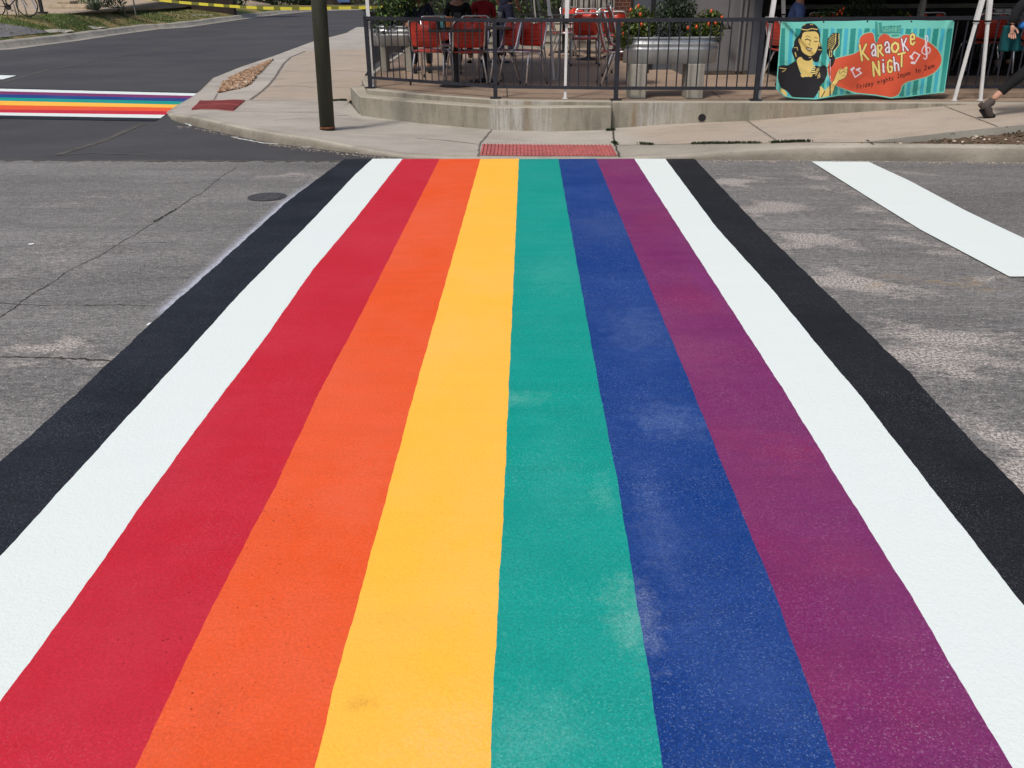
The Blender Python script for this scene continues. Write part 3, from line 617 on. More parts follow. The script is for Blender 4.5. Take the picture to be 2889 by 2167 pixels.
dp = MB(); dp.tube([c+Vector((0, -.0145, 0)), c+Vector((0, .04, 0))], .045, 20); loc(dp.build('drain_hole', 'black'), ter)
def floorpx(sx, sy): return G(sx, sy, .384)
for px in (([(1430, 255), (1431, 281)],), ([(1365, 232), (1398, 271)],)): pass
loc(strip('joint', [G(1430, 250, .386), G(1431, 274, .386)], .012, 'joint', None, z=.3875), ter)
loc(strip('joint', [G(1700+1690*.181, 1430*.181, .386), G(1700+1840*.181, 1520*.181, .386)], .014, 'joint', None, z=.3875), ter)
# weeds & litter at the joints
def tuft(mb, c, n, h, r):
    for i in range(n):
        a = random.uniform(0, 2*PI); b = c+Vector((random.gauss(0, r), random.gauss(0, r*.5), 0)); tip = b+Vector((math.cos(a)*h*.6, math.sin(a)*h*.6, h*random.uniform(.4, 1)))
        s_ = Vector((-math.sin(a), math.cos(a), 0))*h*.18; mid = b.lerp(tip, .5)+Vector((0, 0, h*.2))
        mb.add([b-s_*.4, mid-s_, tip, mid+s_], [(0, 1, 2, 3)], random.random())
weeds = [((r2(1620, 1052)), (r2(1760, 1050)), 60, 'green weeds in the pavement joint between the green pole and the terrace step'), (rB(55, 375), rB(70, 392), 25, 'weeds in the pavement crack at the right end of the red ramp pad'), (rB(200, 386), rB(255, 390), 22, 'small weed tuft in the joint just right of the ramp'),
         (rB(470, 386), rB(820, 382), 110, 'long row of dark weeds along the joint behind the kerb'), (rB(890, 380), rB(1085, 374), 80, 'short dense row of weeds behind the kerb, before the kerb gap'), (rA(1800, 355), rA(1840, 372), 25, 'dark weeds at the foot of the wall beside the step end')]
for a, b, n_, lb in weeds:
    mb = MB(); A_, B_ = onpx(*a), onpx(*b)
    for i in range(n_): p = A_.lerp(B_, random.random()); p.z = surf(p.x, p.y); tuft(mb, p, 4, .034, .016)
    tag(mb.build('weeds', 'leafd', tone=True), lb, 'weeds')
# soil strip between kerb and raised pavement
soil = []
for i in range(7, len(right_e)):
    a = kc_r[i][-1]; e = right_e[i]; soil.append([Vector((a.x, a.y-.01, a.z-.006))]+[Vector((a.x, a.y, a.z-.004)).lerp(Vector((e.x, e.y+.01, e.z-.07 if i > 7 else e.z-.005)), j/10) for j in range(1, 11)])
so_ = structure(grid(soil, 'soil', 'dirt', sub=20), 'bare soil strip between kerb and pavement')
for v in so_.data.vertices: v.co.z += random.uniform(-.012, .014)
sb = mkbvh([so_]); mb = MB(); mb2 = MB()
def rock(mb, c, r, squash=.7):
    a = [random.uniform(.7, 1.15) for _ in range(12)]; base = [(0, 0, 1), (0, 0, -1)]+[(math.cos(k*PI/3), math.sin(k*PI/3), .35 if k % 2 else -.35) for k in range(6)]
    rz = Matrix.Rotation(random.uniform(0, 6), 3, 'Z')
    vs = [rz@Vector((p[0]*r*a[i]*1.2, p[1]*r*a[i], p[2]*r*squash*a[i]))+c for i, p in enumerate(base)]
    fs = [(0, 2+k, 2+(k+1) % 6) for k in range(6)]+[(1, 2+(k+1) % 6, 2+k) for k in range(6)]; mb.add(vs, fs, random.random())
for i in range(1700):
    sxp = random.uniform(2415, 3300); x = G(sxp, 400, .15).x; u = random.random(); 
    k = np.interp(sxp, [2415, 2889, 3300], [0.01, .5, .9]); y = 8.75+(random.random())*1.2
    h = sb.ray_cast(Vector((x, y, 2)), Vector((0, 0, -1)))
    if h[0] is None: continue
    if random.random() < .12: rock(mb2, h[0]+Vector((0, 0, .006)), random.uniform(.008, .025))
    else: rock(mb, h[0]+Vector((0, 0, .004)), random.uniform(.006, .022), .5)
tag(mb.build('leaf_litter', 'debris'), kind='stuff'); tag(mb2.build('gravel', 'stone2'), kind='stuff')
mb = MB()
for i in range(60):
    p = sb.ray_cast(Vector((random.uniform(3.2, 6), random.uniform(8.8, 9.3), 2)), Vector((0, 0, -1)))[0]
    if p is not None: tuft(mb, p, 4, .03, .015)
tag(mb.build('weeds', 'leafd', tone=True), 'scattered weeds growing in the bare soil strip at the right', 'weeds')
for i, (x, y, r, lb) in enumerate(((2300+1990/3.756, 340+425/3.756, .03, 'dark stone lying in the gutter near the right edge'), (2300+1800/3.756, 340+435/3.756, .022, 'pale grey stone lying in the gutter at the right'))):
    mb = MB(); rock(mb, Vector((0, 0, r*.4)), r); o = mb.build('stone', 'dirt' if i == 0 else 'stone2'); o.location = G(x, y); tag(o, lb, 'stone')
# gravel bed in the corner pavement
gp = [onpx(*r2(x, y)) for x, y in ((440, 968), (480, 868), (560, 812), (700, 752), (860, 688), (1002, 625), (960, 655), (900, 725), (820, 800), (740, 890), (640, 925), (520, 950))]
o = MB().add([(p.x, p.y, p.z+.005) for p in gp], [tuple(range(len(gp)))]).build('gravel_bed', 'dirt'); structure(o)
def inside(p, poly):
    c = False; n = len(poly)
    for i in range(n):
        a, b = poly[i], poly[i-1]
        if (a.y > p.y) != (b.y > p.y) and p.x < (b.x-a.x)*(p.y-a.y)/(b.y-a.y)+a.x: c = not c
    return c
mb = MB(); mb2 = MB(); bx = [min(p.x for p in gp), max(p.x for p in gp), min(p.y for p in gp), max(p.y for p in gp)]
for i in range(5200):
    p = Vector((random.uniform(bx[0], bx[1]), random.uniform(bx[2], bx[3]), 0))
    if inside(p, gp): p.z = surf(p.x, p.y)+random.uniform(.005, .03); rock(mb2 if random.random() < .1 else mb, p, random.uniform(.018, .045), .8)
tag(mb.build('gravel', 'stone'), kind='stuff'); tag(mb2.build('gravel', 'stone2'), kind='stuff')
mb = MB()
for i in range(900):
    sx_ = random.choice([random.uniform(1800, 3000), random.uniform(500, 1350)]); k_ = np.interp(sx_, [541, 690, 772, 880, 1016, 1136, 1352, 1750, 2300, 2889, 3300], [355, 390, 406, 419, 436, 447, 449, 449, 452, 458, 463])
    p = G(sx_, k_+abs(random.gauss(0, 3.5))+1.0, .006); rock(mb, p, random.uniform(.003, .009), .6)
tag(mb.build('grit', 'stone2'), kind='stuff')
# tactile pads
def tactile(q, n, label, rows):
    P = [onpx(*p) for p in q]; c = sum(P, Vector())/4; t_ = empty('tactile_paving', c); tag(t_, label, 'tactile paving')
    mb = MB(); N = 14; vs = []
    for i in range(N+1):
        for j in range(5):
            p = P[0].lerp(P[1], i/N).lerp(P[3].lerp(P[2], i/N), j/4); vs.append((p.x-c.x, p.y-c.y, surf(p.x, p.y)+.006-c.z))
    mb.add(vs, [(i*5+j, i*5+j+1, i*5+j+6, i*5+j+5) for i in range(N) for j in range(4)]); mb.build('pad', 'tactile', t_)
    mb = MB()
    for i in range(n):
        for j in range(rows):
            u = (i+.5)/n; v0, v1 = (j+.06)/rows, (j+.94)/rows
            f = lambda u, v: P[0].lerp(P[1], u).lerp(P[3].lerp(P[2], u), v)
            a, b = f(u, v0), f(u, v1); a = Vector((a.x, a.y, surf(a.x, a.y)+.009))-c; b = Vector((b.x, b.y, surf(b.x, b.y)+.009))-c; mb.bar(a, b, .022 if n > 30 else .03, .008)
    mb.build('ribs', 'tactile', t_)
tactile([rA(1020, 460), rA(1826, 467), rA(1862, 534), rA(1004, 530)], 36, 'wide red ribbed tactile pad at the foot of the ramp by the rainbow stripes', 3)
tactile([r2(240, 1050), r2(712, 1050), r2(580, 1160), r2(142, 1150)], 22, 'small red ribbed tactile pad on the left corner by the side street', 2)
# green steel pole
pb = G(923.5, 361.5, .12); pt = RY(899, 0, pb.y+.05); d = (pt-pb).normalized(); pe = empty('steel_pole', pb); tag(pe, 'dark green painted steel pole, leaning slightly, on the corner pavement', 'pole')
MB().tube([Vector((0, 0, -.02)), d*1.5, d*4, d*7], .087, 28).build('pole_shaft', 'pole', pe, smooth=True)
MB().lathe([(.088, .0), (.093, .004), (.093, .012), (.0885, .02)], n=28).build('rusty_collar', 'rust', pe)

# ------------------------------------------------------------------ railing
FP = [G(1045, 248, .384), G(1398, 277, .384), G(1737, 282, .384), G(2131, 283, .384), G(2577, 280, .384)]
FP = [Vector((p.x, p.y, .384)) for p in FP]; FP.append(FP[-1]+(FP[-1]-FP[-2])*1.0); FP.append(FP[-1]+(FP[-2]-FP[-3])*1.0)
side_posts = [Vector((xl+.06, 14.6, .384)), Vector((xl+.02, 17.2, .384)), Vector((xl-.03, 20, .384)), Vector((xl-.05, 22.6, .384))]
FL = side_posts[::-1]+FP
rail = empty('railing', (0, 11, .384)); tag(rail, 'dark grey metal railing with thin upright bars along the terrace edge', 'railing')
FH = .885
for i, p in enumerate(FL):
    q = p-rail.location; w = .05
    o = MB().box((q.x, q.y, FH/2), (w, w, FH)).box((q.x, q.y, .006), (.13, .11, .012)).build('post', 'fence', rail)
tr, br = MB(), MB()
for a, b in zip(FL[:-1], FL[1:]):
    a = a-rail.location; b = b-rail.location; up = Vector((0, 0, FH)); lo = Vector((0, 0, .135)); g = (b-a).normalized()*.024
    tr.bar(a+up-g, b+up+g, .042, .038); br.bar(a+lo+g*1.1, b+lo-g*1.1, .036, .03)
tr.build('top_rail', 'fence', rail); br.build('bottom_rail', 'fence', rail)
bproto = None
sb_ = MB()
for a, b in zip(side_posts[:-1]+[side_posts[0]], side_posts[1:]+[FP[0]]):
    n_ = round((b-a).length/.118)
    for i in range(1, n_):
        p = a.lerp(b, i/n_)-rail.location; sb_.box((p.x, p.y, (FH+.135)/2), (.016, .016, FH-.165))
tag(sb_.build('baluster', 'fence', rail), kind='stuff')
for a, b in zip(FP[:-2], FP[1:-1]):
    n_ = max(3, round((b-a).length/.118)); 
    for i in range(1, n_):
        p = a.lerp(b, i/n_)-rail.location
        if bproto is None: bproto = MB().box((0, 0, (FH+.135)/2), (.0135, .0135, FH-.135-.03)).build('baluster', 'fence', rail); o = bproto
        else: o = bproto.copy(); COL.objects.link(o); o.parent = rail
        o.location = (p.x, p.y, 0)
# gap between two kerb stones
kj = G(*rB(1410, 464)); strip('joint', [kj+Vector((0, .001, 0)), kj+Vector((-.012, .165, 0))], .022, 'crack', kerbR, surf=surf, step=.008, jag=.15, off=.004)
# ------------------------------------------------------------------ banner, its print laid cell by cell into the cloth
def zp(x, y): return (2150+x/3.687, 40+y/3.687)          # sketch units of the banner print
A3, A4 = FP[3], FP[4]; kY = (A4.y-A3.y)/(A4.x-A3.x)
def onbanner(x, y, off):
    sx, sy = zp(x, y); d = ray(sx, sy)
    # plane Y = A3.y-0.035+kY*(X-A3.x)-off
    t = (A3.y-0.04-kY*A3.x-off)/(d.y-kY*d.x); p = d*t; p.z += CH; return p
NU, NV = 560, 270
us = np.linspace(0, 1, NU+1); vs_ = np.linspace(0, 1, NV+1)
Ub, Vb = np.meshgrid(us, vs_)
tx = 198+(2005-198)*us; ty = 82-17*us+4*np.sin(us*PI*4)**2-8*np.sin(us*PI)
bxp = np.interp(us, [0, .03, .1, .22, .35, .45, .55, .64, .72, .82, 1], [145, 185, 300, 560, 800, 1000, 1180, 1340, 1480, 1640, 1897]); byp = np.interp(us, [0, .02, .06, .12, .22, .35, .45, .55, .64, .72, .82, 1], [782, 800, 858, 880, 888, 850, 832, 850, 878, 868, 846, 815])
lx = -14*np.sin(PI*np.clip(Vb, 0, 1))*(1-Ub)
X = tx[None, :]*(1-Vb)+bxp[None, :]*Vb+lx*0; Y = ty[None, :]*(1-Vb)+byp[None, :]*Vb
bul = 0.045*np.sin(PI*Vb)*np.sin(PI*Ub)+0.034*np.sin(Ub*17+Vb*3)*Vb+0.012*np.sin(Ub*31-Vb*5)*(Vb**1.5)+0.045*np.exp(-((X-250-(Y-80)*0.9)/34)**2)*(Vb < .6)*np.exp(-Vb*2)
bul += 0.016*np.exp(-((X-1960+(Y-80)*0.5)/35)**2)*np.exp(-Vb*4)+0.022*np.exp(-((X-1700)/90)**2-((Y-740)/70)**2)+0.02*np.exp(-((X-900-(Y-800)*2)/60)**2)*(Vb**3)+.03*np.exp(-((X-150)/60)**2)*Vb
bul = np.where(bul < 0, bul*.3, bul)+.012
pts = []
for j in range(NV+1):
    for i in range(NU+1): pts.append(tuple(onbanner(float(X[j, i]), float(Y[j, i]), float(bul[j, i]))))
C = np.zeros((NV+1, NU+1, 3))
def inpoly(P):
    c = np.zeros(X.shape, bool); n = len(P)
    for i in range(n):
        (x1, y1), (x2, y2) = P[i], P[i-1]
        if y1 == y2: continue
        c ^= ((y1 > Y) != (y2 > Y)) & (X < (x2-x1)*(Y-y1)/(y2-y1)+x1)
    return c
def smooth(P, k=3, closed=True):
    P = [np.array(p, float) for p in P]
    for _ in range(k):
        Q = []; n = len(P)
        for i in range(n if closed else n-1):
            a, b = P[i], P[(i+1) % n]; Q += [a*.75+b*.25, a*.25+b*.75]
        if not closed: Q = [P[0]]+Q+[P[-1]]
        P = Q
    return [tuple(p) for p in P]
def dist(P):
    d = np.full(X.shape, 1e9)
    for (x1, y1), (x2, y2) in zip(P[:-1], P[1:]):
        vx, vy = x2-x1, y2-y1; L2 = vx*vx+vy*vy+1e-9; t = np.clip(((X-x1)*vx+(Y-y1)*vy)/L2, 0, 1)
        d = np.minimum(d, (X-x1-t*vx)**2+(Y-y1-t*vy)**2)
    return np.sqrt(d)
K = dict(bg=(110, 196, 184), teal=(40, 138, 132), blue=(62, 168, 190), org=(206, 84, 56), blk=(26, 26, 32), skn=(222, 196, 118), wht=(226, 216, 226), yel=(226, 206, 124), brn=(96, 44, 20), grn=(58, 144, 136), line=(128, 200, 176), red=(60, 22, 22))
def ink(m, c): C[m] = s2l(tuple(min(1, v/255*1.0) for v in K[c]))
def fillp(P, c, sm=0): ink(inpoly(smooth(P, sm) if sm else P), c)
def stroke(P, w, c, sm=0): ink(dist(smooth(P, sm, False) if sm else P) < w/2, c)
ink(np.ones(X.shape, bool), 'bg')
V2 = np.clip((Y-150)/650, 0, 1)
def bars(x0t, w, x0b, c, ytop=150):
    xx = x0t+(x0b-x0t)*V2; ink((X > xx) & (X < xx+w*(1-.12*V2)) & (Y > ytop+3*np.sin(X*.05)), c)
for i in range(13):
    bars(205+i*143.5-(20 if i == 0 else 0), 56, 180+i*139-6*i/13, 'teal'); bars(205+80+i*143.5, 40, 170+85+i*139-6*i/13, 'blue')
# orange shape with pale edge
ORG = [(672, 520), (760, 462), (900, 430), (985, 405), (1030, 350), (1005, 290), (1030, 225), (1090, 195), (1160, 190), (1172, 290), (1190, 300), (1215, 240), (1260, 200), (1310, 210), (1340, 250), (1440, 250), (1465, 215), (1540, 215), (1640, 245), (1720, 280), (1800, 340), (1862, 420), (1870, 500), (1820, 590), (1720, 650), (1600, 680), (1500, 705), (1450, 745), (1440, 810), (1395, 855), (1300, 870), (1150, 855), (1000, 825), (860, 780), (760, 740), (700, 690)]
sm = smooth(ORG, 2); ink(dist(sm+[sm[0]]) < 8, 'line'); ink(inpoly(sm), 'org')
# sign with the name
fillp([(1178, 75), (1200, 75), (1206, 290), (1188, 300), (1176, 280)], 'grn'); fillp([(1205, 92), (1245, 85), (1245, 130), (1340, 118), (1400, 122), (1448, 112), (1446, 200), (1330, 200), (1240, 205), (1235, 222), (1205, 215)], 'grn'); fillp([(1330, 200), (1446, 205), (1430, 240), (1340, 245)], 'line')
fillp([(1345, 212), (1430, 212), (1418, 232), (1350, 234)], 'grn')
for P, w in (([(1212, 105), (1216, 210), (1248, 200)], 7), ([(1254, 140), (1258, 175), (1270, 180), (1280, 165), (1280, 140), (1282, 182)], 5), ([(1298, 128), (1298, 178), (1308, 180)], 5), ([(1288, 145), (1310, 142)], 4), ([(1320, 128), (1320, 182), (1322, 155), (1336, 150), (1338, 182)], 5),
             ([(1352, 160), (1376, 158), (1374, 140), (1358, 138), (1352, 155), (1358, 178), (1376, 176)], 5), ([(1388, 182), (1388, 138), (1404, 136), (1404, 155), (1390, 162), (1406, 182)], 5), ([(1440, 138), (1424, 134), (1418, 148), (1436, 162), (1434, 178), (1416, 180)], 5)):
    stroke(P, w, 'line')
# lettering: strokes drawn in a unit box, then slanted into place
GL = {'K': [[(0, 0), (.12, 1)], [(.12, .62), (.9, 0)], [(.3, .5), (1, 1)]], 'a': [[(.05, .3), (.2, .03), (.6, .0), (.85, .2), (.9, 1)], [(.88, .5), (.45, .5), (.12, .7), (.25, .95), (.6, .93), (.88, .75)]], 'R': [[(.1, 1), (0, 0)], [(0, .05), (.6, .0), (.75, .25), (.5, .45), (.08, .5)], [(.3, .5), (.95, .95)]],
      'o': [[(.5, 0), (.1, .2), (0, .55), (.25, .95), (.65, .98), (.98, .65), (.9, .2), (.5, 0)]], 'e': [[(.15, .5), (.85, .48), (.88, .15), (.5, 0), (.15, .15), (.08, .6), (.2, .92), (.6, 1), (.92, .82)]], 'N': [[(.05, 1), (.0, 0), (.85, 1), (.8, 0)]], 'i': [[(.5, .32), (.5, 1)], [(.45, .02), (.55, .02)]],
      'G': [[(.92, .15), (.55, 0), (.15, .15), (.0, .6), (.2, .95), (.6, 1), (.9, .85), (.9, .55), (.55, .55)]], 'h': [[(.0, 0), (.12, 1)], [(.08, .55), (.45, .42), (.8, .55), (.88, 1)]], 'T': [[(0, .06), (1, 0)], [(.52, .03), (.55, 1)]],
      'F': [[(.15, 1), (.15, 0), (.95, 0)], [(.15, .48), (.75, .48)]], 'r': [[(.2, .4), (.2, 1)], [(.2, .6), (.5, .4), (.8, .45)]], 'd': [[(.8, 0), (.8, 1)], [(.8, .5), (.35, .42), (.1, .7), (.35, 1), (.8, .9)]], 'A': [[(.15, .5), (.5, .4), (.8, .5), (.8, 1)], [(.8, .68), (.3, .68), (.15, .88), (.4, 1), (.8, .9)]],
      'y': [[(.1, .4), (.45, 1)], [(.85, .4), (.4, 1.1), (.1, 1.3)]], 'n': [[(.15, .4), (.15, 1)], [(.15, .55), (.5, .4), (.8, .55), (.8, 1)]], 'g': [[(.8, .5), (.35, .42), (.1, .65), (.35, .9), (.8, .85)], [(.8, .42), (.8, 1.2), (.45, 1.35), (.15, 1.25)]], 'H': [[(.15, 0), (.15, 1)], [(.15, .6), (.5, .42), (.8, .55), (.8, 1)]],
      't': [[(.4, .1), (.4, .9), (.7, 1)], [(.1, .4), (.75, .4)]], 's': [[(.8, .45), (.4, .4), (.15, .55), (.75, .8), (.6, 1), (.1, .95)]], '1': [[(.2, .2), (.5, 0), (.5, 1)], [(.2, 1), (.8, 1)]], '0': [[(.5, .35), (.15, .5), (.15, .9), (.5, 1.02), (.85, .85), (.85, .5), (.5, .35)]], 'p': [[(.15, .4), (.15, 1.35)], [(.15, .5), (.6, .42), (.85, .7), (.6, 1), (.15, .92)]],
      'm': [[(.08, .4), (.08, 1)], [(.08, .55), (.3, .42), (.48, .55), (.48, 1)], [(.48, .55), (.72, .42), (.92, .55), (.92, 1)]], 'O': [[(.5, .4), (.15, .55), (.15, .9), (.5, 1.02), (.85, .85), (.85, .5), (.5, .4)]], '2': [[(.15, .2), (.5, 0), (.8, .2), (.7, .5), (.1, 1), (.9, 1)]], 'I': [[(.5, .42), (.5, 1)], [(.48, .12), (.52, .12)]]}
def glyph(ch, x, y, w, h, sl, th, c, edge=None, rot=0.0):
    """x,y top left; sl = rise to the right per unit width"""
    tr_ = lambda p: (x+p[0]*w+p[1]*rot*h, y+p[1]*h-p[0]*w*sl)
    P = [[tr_(p) for p in st] for st in GL[ch]]
    if edge:
        for st in P: stroke(st, th+11, edge)
    return [(st, th, c) for st in P]
todo = []
for ch, x, y, w, h, th, c, r_ in (('K', 1015, 322, 75, 160, 22, 'yel', .1), ('a', 1132, 315, 52, 125, 17, 'wht', .05), ('R', 1202, 325, 60, 118, 20, 'yel', 0), ('a', 1275, 292, 50, 115, 17, 'wht', .05), ('o', 1348, 300, 72, 98, 24, 'yel', 0), ('K', 1452, 258, 55, 125, 16, 'wht', .1), ('e', 1540, 210, 50, 110, 20, 'yel', 0),
                                 ('N', 1152, 500, 75, 142, 22, 'yel', .05), ('i', 1238, 478, 40, 128, 20, 'wht', .05), ('G', 1302, 480, 50, 128, 20, 'yel', .05), ('h', 1370, 448, 52, 142, 17, 'wht', .05), ('T', 1415, 410, 72, 138, 20, 'yel', -.02)):
    todo += glyph(ch, x, y, w, h, .12, th, c, 'brn' if c == 'yel' else 'blk', r_)
for st, th, c in todo: stroke(st, th, c)
txt = [('Friday', 'FrIdAy', 985, 735), ('nights', 'nIgHts', 1200, 680), ('10pm', '10pm', 1408, 618), ('to', 'tO', 1598, 566), ('2am', '2Am', 1688, 536)]
for _, cs, x, y in txt:
    for ch in cs:
        w = {'I': 18, 'F': 34, 'm': 46, '1': 22, 't': 22, 'r': 26, '2': 32, '0': 38}.get(ch, 32)
        for st, th, c in glyph(ch, x, y, w*.86, 48, .24, 8, 'red'): stroke(st, th, c)
        x += (w+6)*.86; y -= (w+6)*.86*.26
# notes and treble clef
for P, w in (([(930, 575), (968, 655), (1035, 612), (985, 575)], 13), ([(928, 578), (955, 560)], 22), ([(985, 580), (1015, 566)], 20), ([(1545, 450), (1585, 395), (1640, 425), (1590, 505)], 13), ([(1560, 505), (1585, 508)], 26), ([(1545, 440), (1565, 462)], 22)): stroke(P, w, 'wht')
stroke([(1712, 460), (1700, 330), (1700, 210), (1730, 240), (1715, 300), (1665, 360), (1660, 400), (1700, 425), (1752, 395), (1745, 345), (1705, 350), (1700, 385), (1722, 388)], 10, 'wht', 2); stroke([(1712, 300), (1716, 450), (1695, 470), (1680, 455)], 8, 'wht')
# singer
fillp([(405, 160), (418, 120), (460, 95), (520, 95), (560, 110), (590, 150), (610, 230), (600, 280), (620, 330), (628, 390), (600, 440), (590, 495), (550, 505), (520, 470), (470, 465), (400, 440), (385, 500), (350, 485), (318, 420), (305, 370), (335, 330), (330, 280), (375, 235), (400, 190)], 'blk', 2)
fillp([(425, 190), (480, 180), (560, 178), (590, 210), (596, 270), (585, 340), (555, 410), (510, 440), (460, 425), (410, 385), (402, 330), (382, 300), (378, 260), (395, 245), (402, 275), (415, 235)], 'skn', 2)
fillp([(355, 470), (400, 440), (470, 455), (520, 440), (530, 520), (500, 640), (470, 655), (420, 640), (380, 560)], 'skn', 1)
fillp([(395, 420), (440, 450), (500, 455), (530, 440), (500, 490), (430, 480)], 'blk', 1)
fillp([(160, 560), (185, 535), (240, 530), (270, 535), (330, 495), (360, 480), (372, 540), (410, 640), (450, 655), (500, 650), (530, 560), (560, 530), (600, 550), (640, 525), (672, 550), (682, 620), (650, 700), (610, 740), (590, 800), (545, 870), (520, 884), (330, 884), (300, 850), (270, 810), (240, 790), (190, 760), (165, 680)], 'blk', 1)
for P, w in (([(415, 158), (470, 165), (520, 150), (575, 160)], 9), ([(430, 118), (450, 108)], 5), ([(500, 108), (530, 112)], 5), ([(335, 350), (365, 345), (370, 375)], 6), ([(345, 400), (355, 440)], 9), ([(598, 300), (602, 330)], 12), ([(585, 370), (618, 372)], 6), ([(185, 560), (250, 570)], 8), ([(210, 600), (240, 585)], 6)): stroke(P, w, 'skn')
for P, w in (([(450, 240), (475, 225), (500, 240)], 5), ([(545, 240), (575, 250)], 5), ([(448, 268), (470, 258), (495, 272)], 10), ([(545, 285), (575, 285)], 9), ([(505, 265), (498, 305), (485, 315), (505, 325)], 5), ([(458, 350), (490, 350), (520, 358), (495, 385), (468, 372), (458, 350)], 7), ([(385, 275), (395, 340), (412, 395)], 4)): stroke(P, w, 'blk')
stroke([(470, 362), (508, 364)], 7, 'wht')
for i in range(5): stroke([(378+i*14, 520+i*28), (408+i*12, 520+i*28)], 13, 'yel'); stroke([(520+0*i, 530+i*22), (545, 535+i*20)], 12, 'yel')
for cx_, cy_ in ((425, 635), (502, 632)): ink((X-cx_)**2+(Y-cy_)**2 < 22**2, 'skn')
for i in range(14): a = (545+(i*37) % 50, 570+(i*23) % 110); stroke([a, (a[0]+12, a[1]-16)], 6, 'skn')
fillp([(190, 765), (235, 790), (265, 830), (250, 870), (215, 865), (195, 820)], 'skn', 1)
fillp([(600, 745), (625, 760), (655, 800), (700, 740), (745, 690), (780, 600), (835, 545), (825, 590), (888, 530), (890, 600), (870, 660), (800, 690), (760, 740), (735, 820), (700, 850), (590, 880), (590, 810)], 'skn', 1)
for P, w in (([(835, 550), (800, 600), (810, 620), (850, 590)], 5), ([(850, 575), (885, 580)], 4), ([(845, 600), (885, 605)], 4), ([(830, 640), (865, 640)], 4), ([(655, 800), (620, 860)], 9), ([(600, 750), (590, 880)], 6), ([(890, 540), (892, 610), (868, 665), (800, 692), (760, 745), (738, 820)], 5), ([(780, 600), (745, 690), (700, 745)], 5)): stroke(P, w, 'blk')
# microphone
fillp([(680, 260), (735, 195), (795, 195), (803, 240), (790, 330), (740, 385), (735, 440), (700, 455), (672, 400)], 'blk'); fillp([(700, 455), (735, 405), (765, 460), (740, 530), (715, 560)], 'blk', 1)
for i in range(7):
    for j in range(9):
        px_, py_ = 690+i*12-j*3+j*2, 235+j*20+i*-6
        if inpoly is not None: ink(((X-px_)**2+(Y-py_)**2 < 4.2**2) & inpoly([(688, 262), (735, 205), (762, 205), (762, 300), (725, 360), (682, 370)]), 'yel')
for P, w in (([(768, 200), (766, 300), (725, 370)], 5), ([(800, 205), (800, 320), (750, 385)], 6), ([(702, 385), (722, 380), (724, 440), (700, 440), (702, 385)], 5)): stroke(P, w, 'yel')
stroke([(708, 450), (706, 560), (708, 860)], 12, 'blk'); stroke([(709, 470), (708, 700)], 4, 'wht')
hem = (Vb > .985) | (Vb < .012) | (Ub < .006) | (Ub > .994)
ink(hem, 'bg')
for gx_, gy_ in ((640, 82), (1097, 76), (1553, 76), (1998, 70)): ink((X-gx_)**2+(Y-gy_)**2 < 10**2, 'blk')
me = bpy.data.meshes.new('banner'); k = NU+1
me.from_pydata(pts, [], [(j*k+i, (j+1)*k+i, (j+1)*k+i+1, j*k+i+1) for j in range(NV) for i in range(NU)])
ca = me.color_attributes.new('print', 'FLOAT_COLOR', 'POINT'); ca.data.foreach_set('color', np.concatenate([C, np.ones((NV+1, NU+1, 1))], 2).ravel())
t = NT('printed_vinyl'); t.col(t.attr('print').outputs['Color']); t.rough(0.42, 0.5); MT['vinyl'] = t.m
ban = link('banner', me, 'vinyl', smooth=True); tag(ban, 'turquoise striped karaoke night banner with a singer, tied to the railing', 'banner')
sm_ = ban.modifiers.new('thickness', 'SOLIDIFY'); sm_.thickness = 0.002
mb = MB()
for gx_, gy_ in ((640, 80), (1097, 76), (1553, 76), (1995, 68), (204, 84)):
    p = onbanner(gx_, gy_, .01); MB().tube([p, p+Vector((0, .05, .04)), p+Vector((0, .09, .01))], .006, 6).build('cable_tie', 'black', ban)
p = onbanner(1560, 868, .01); MB().tube([p, p+Vector((.01, .02, -.03)), p+Vector((.0, .06, -.02))], .008, 6).build('cable_tie', 'black', ban)


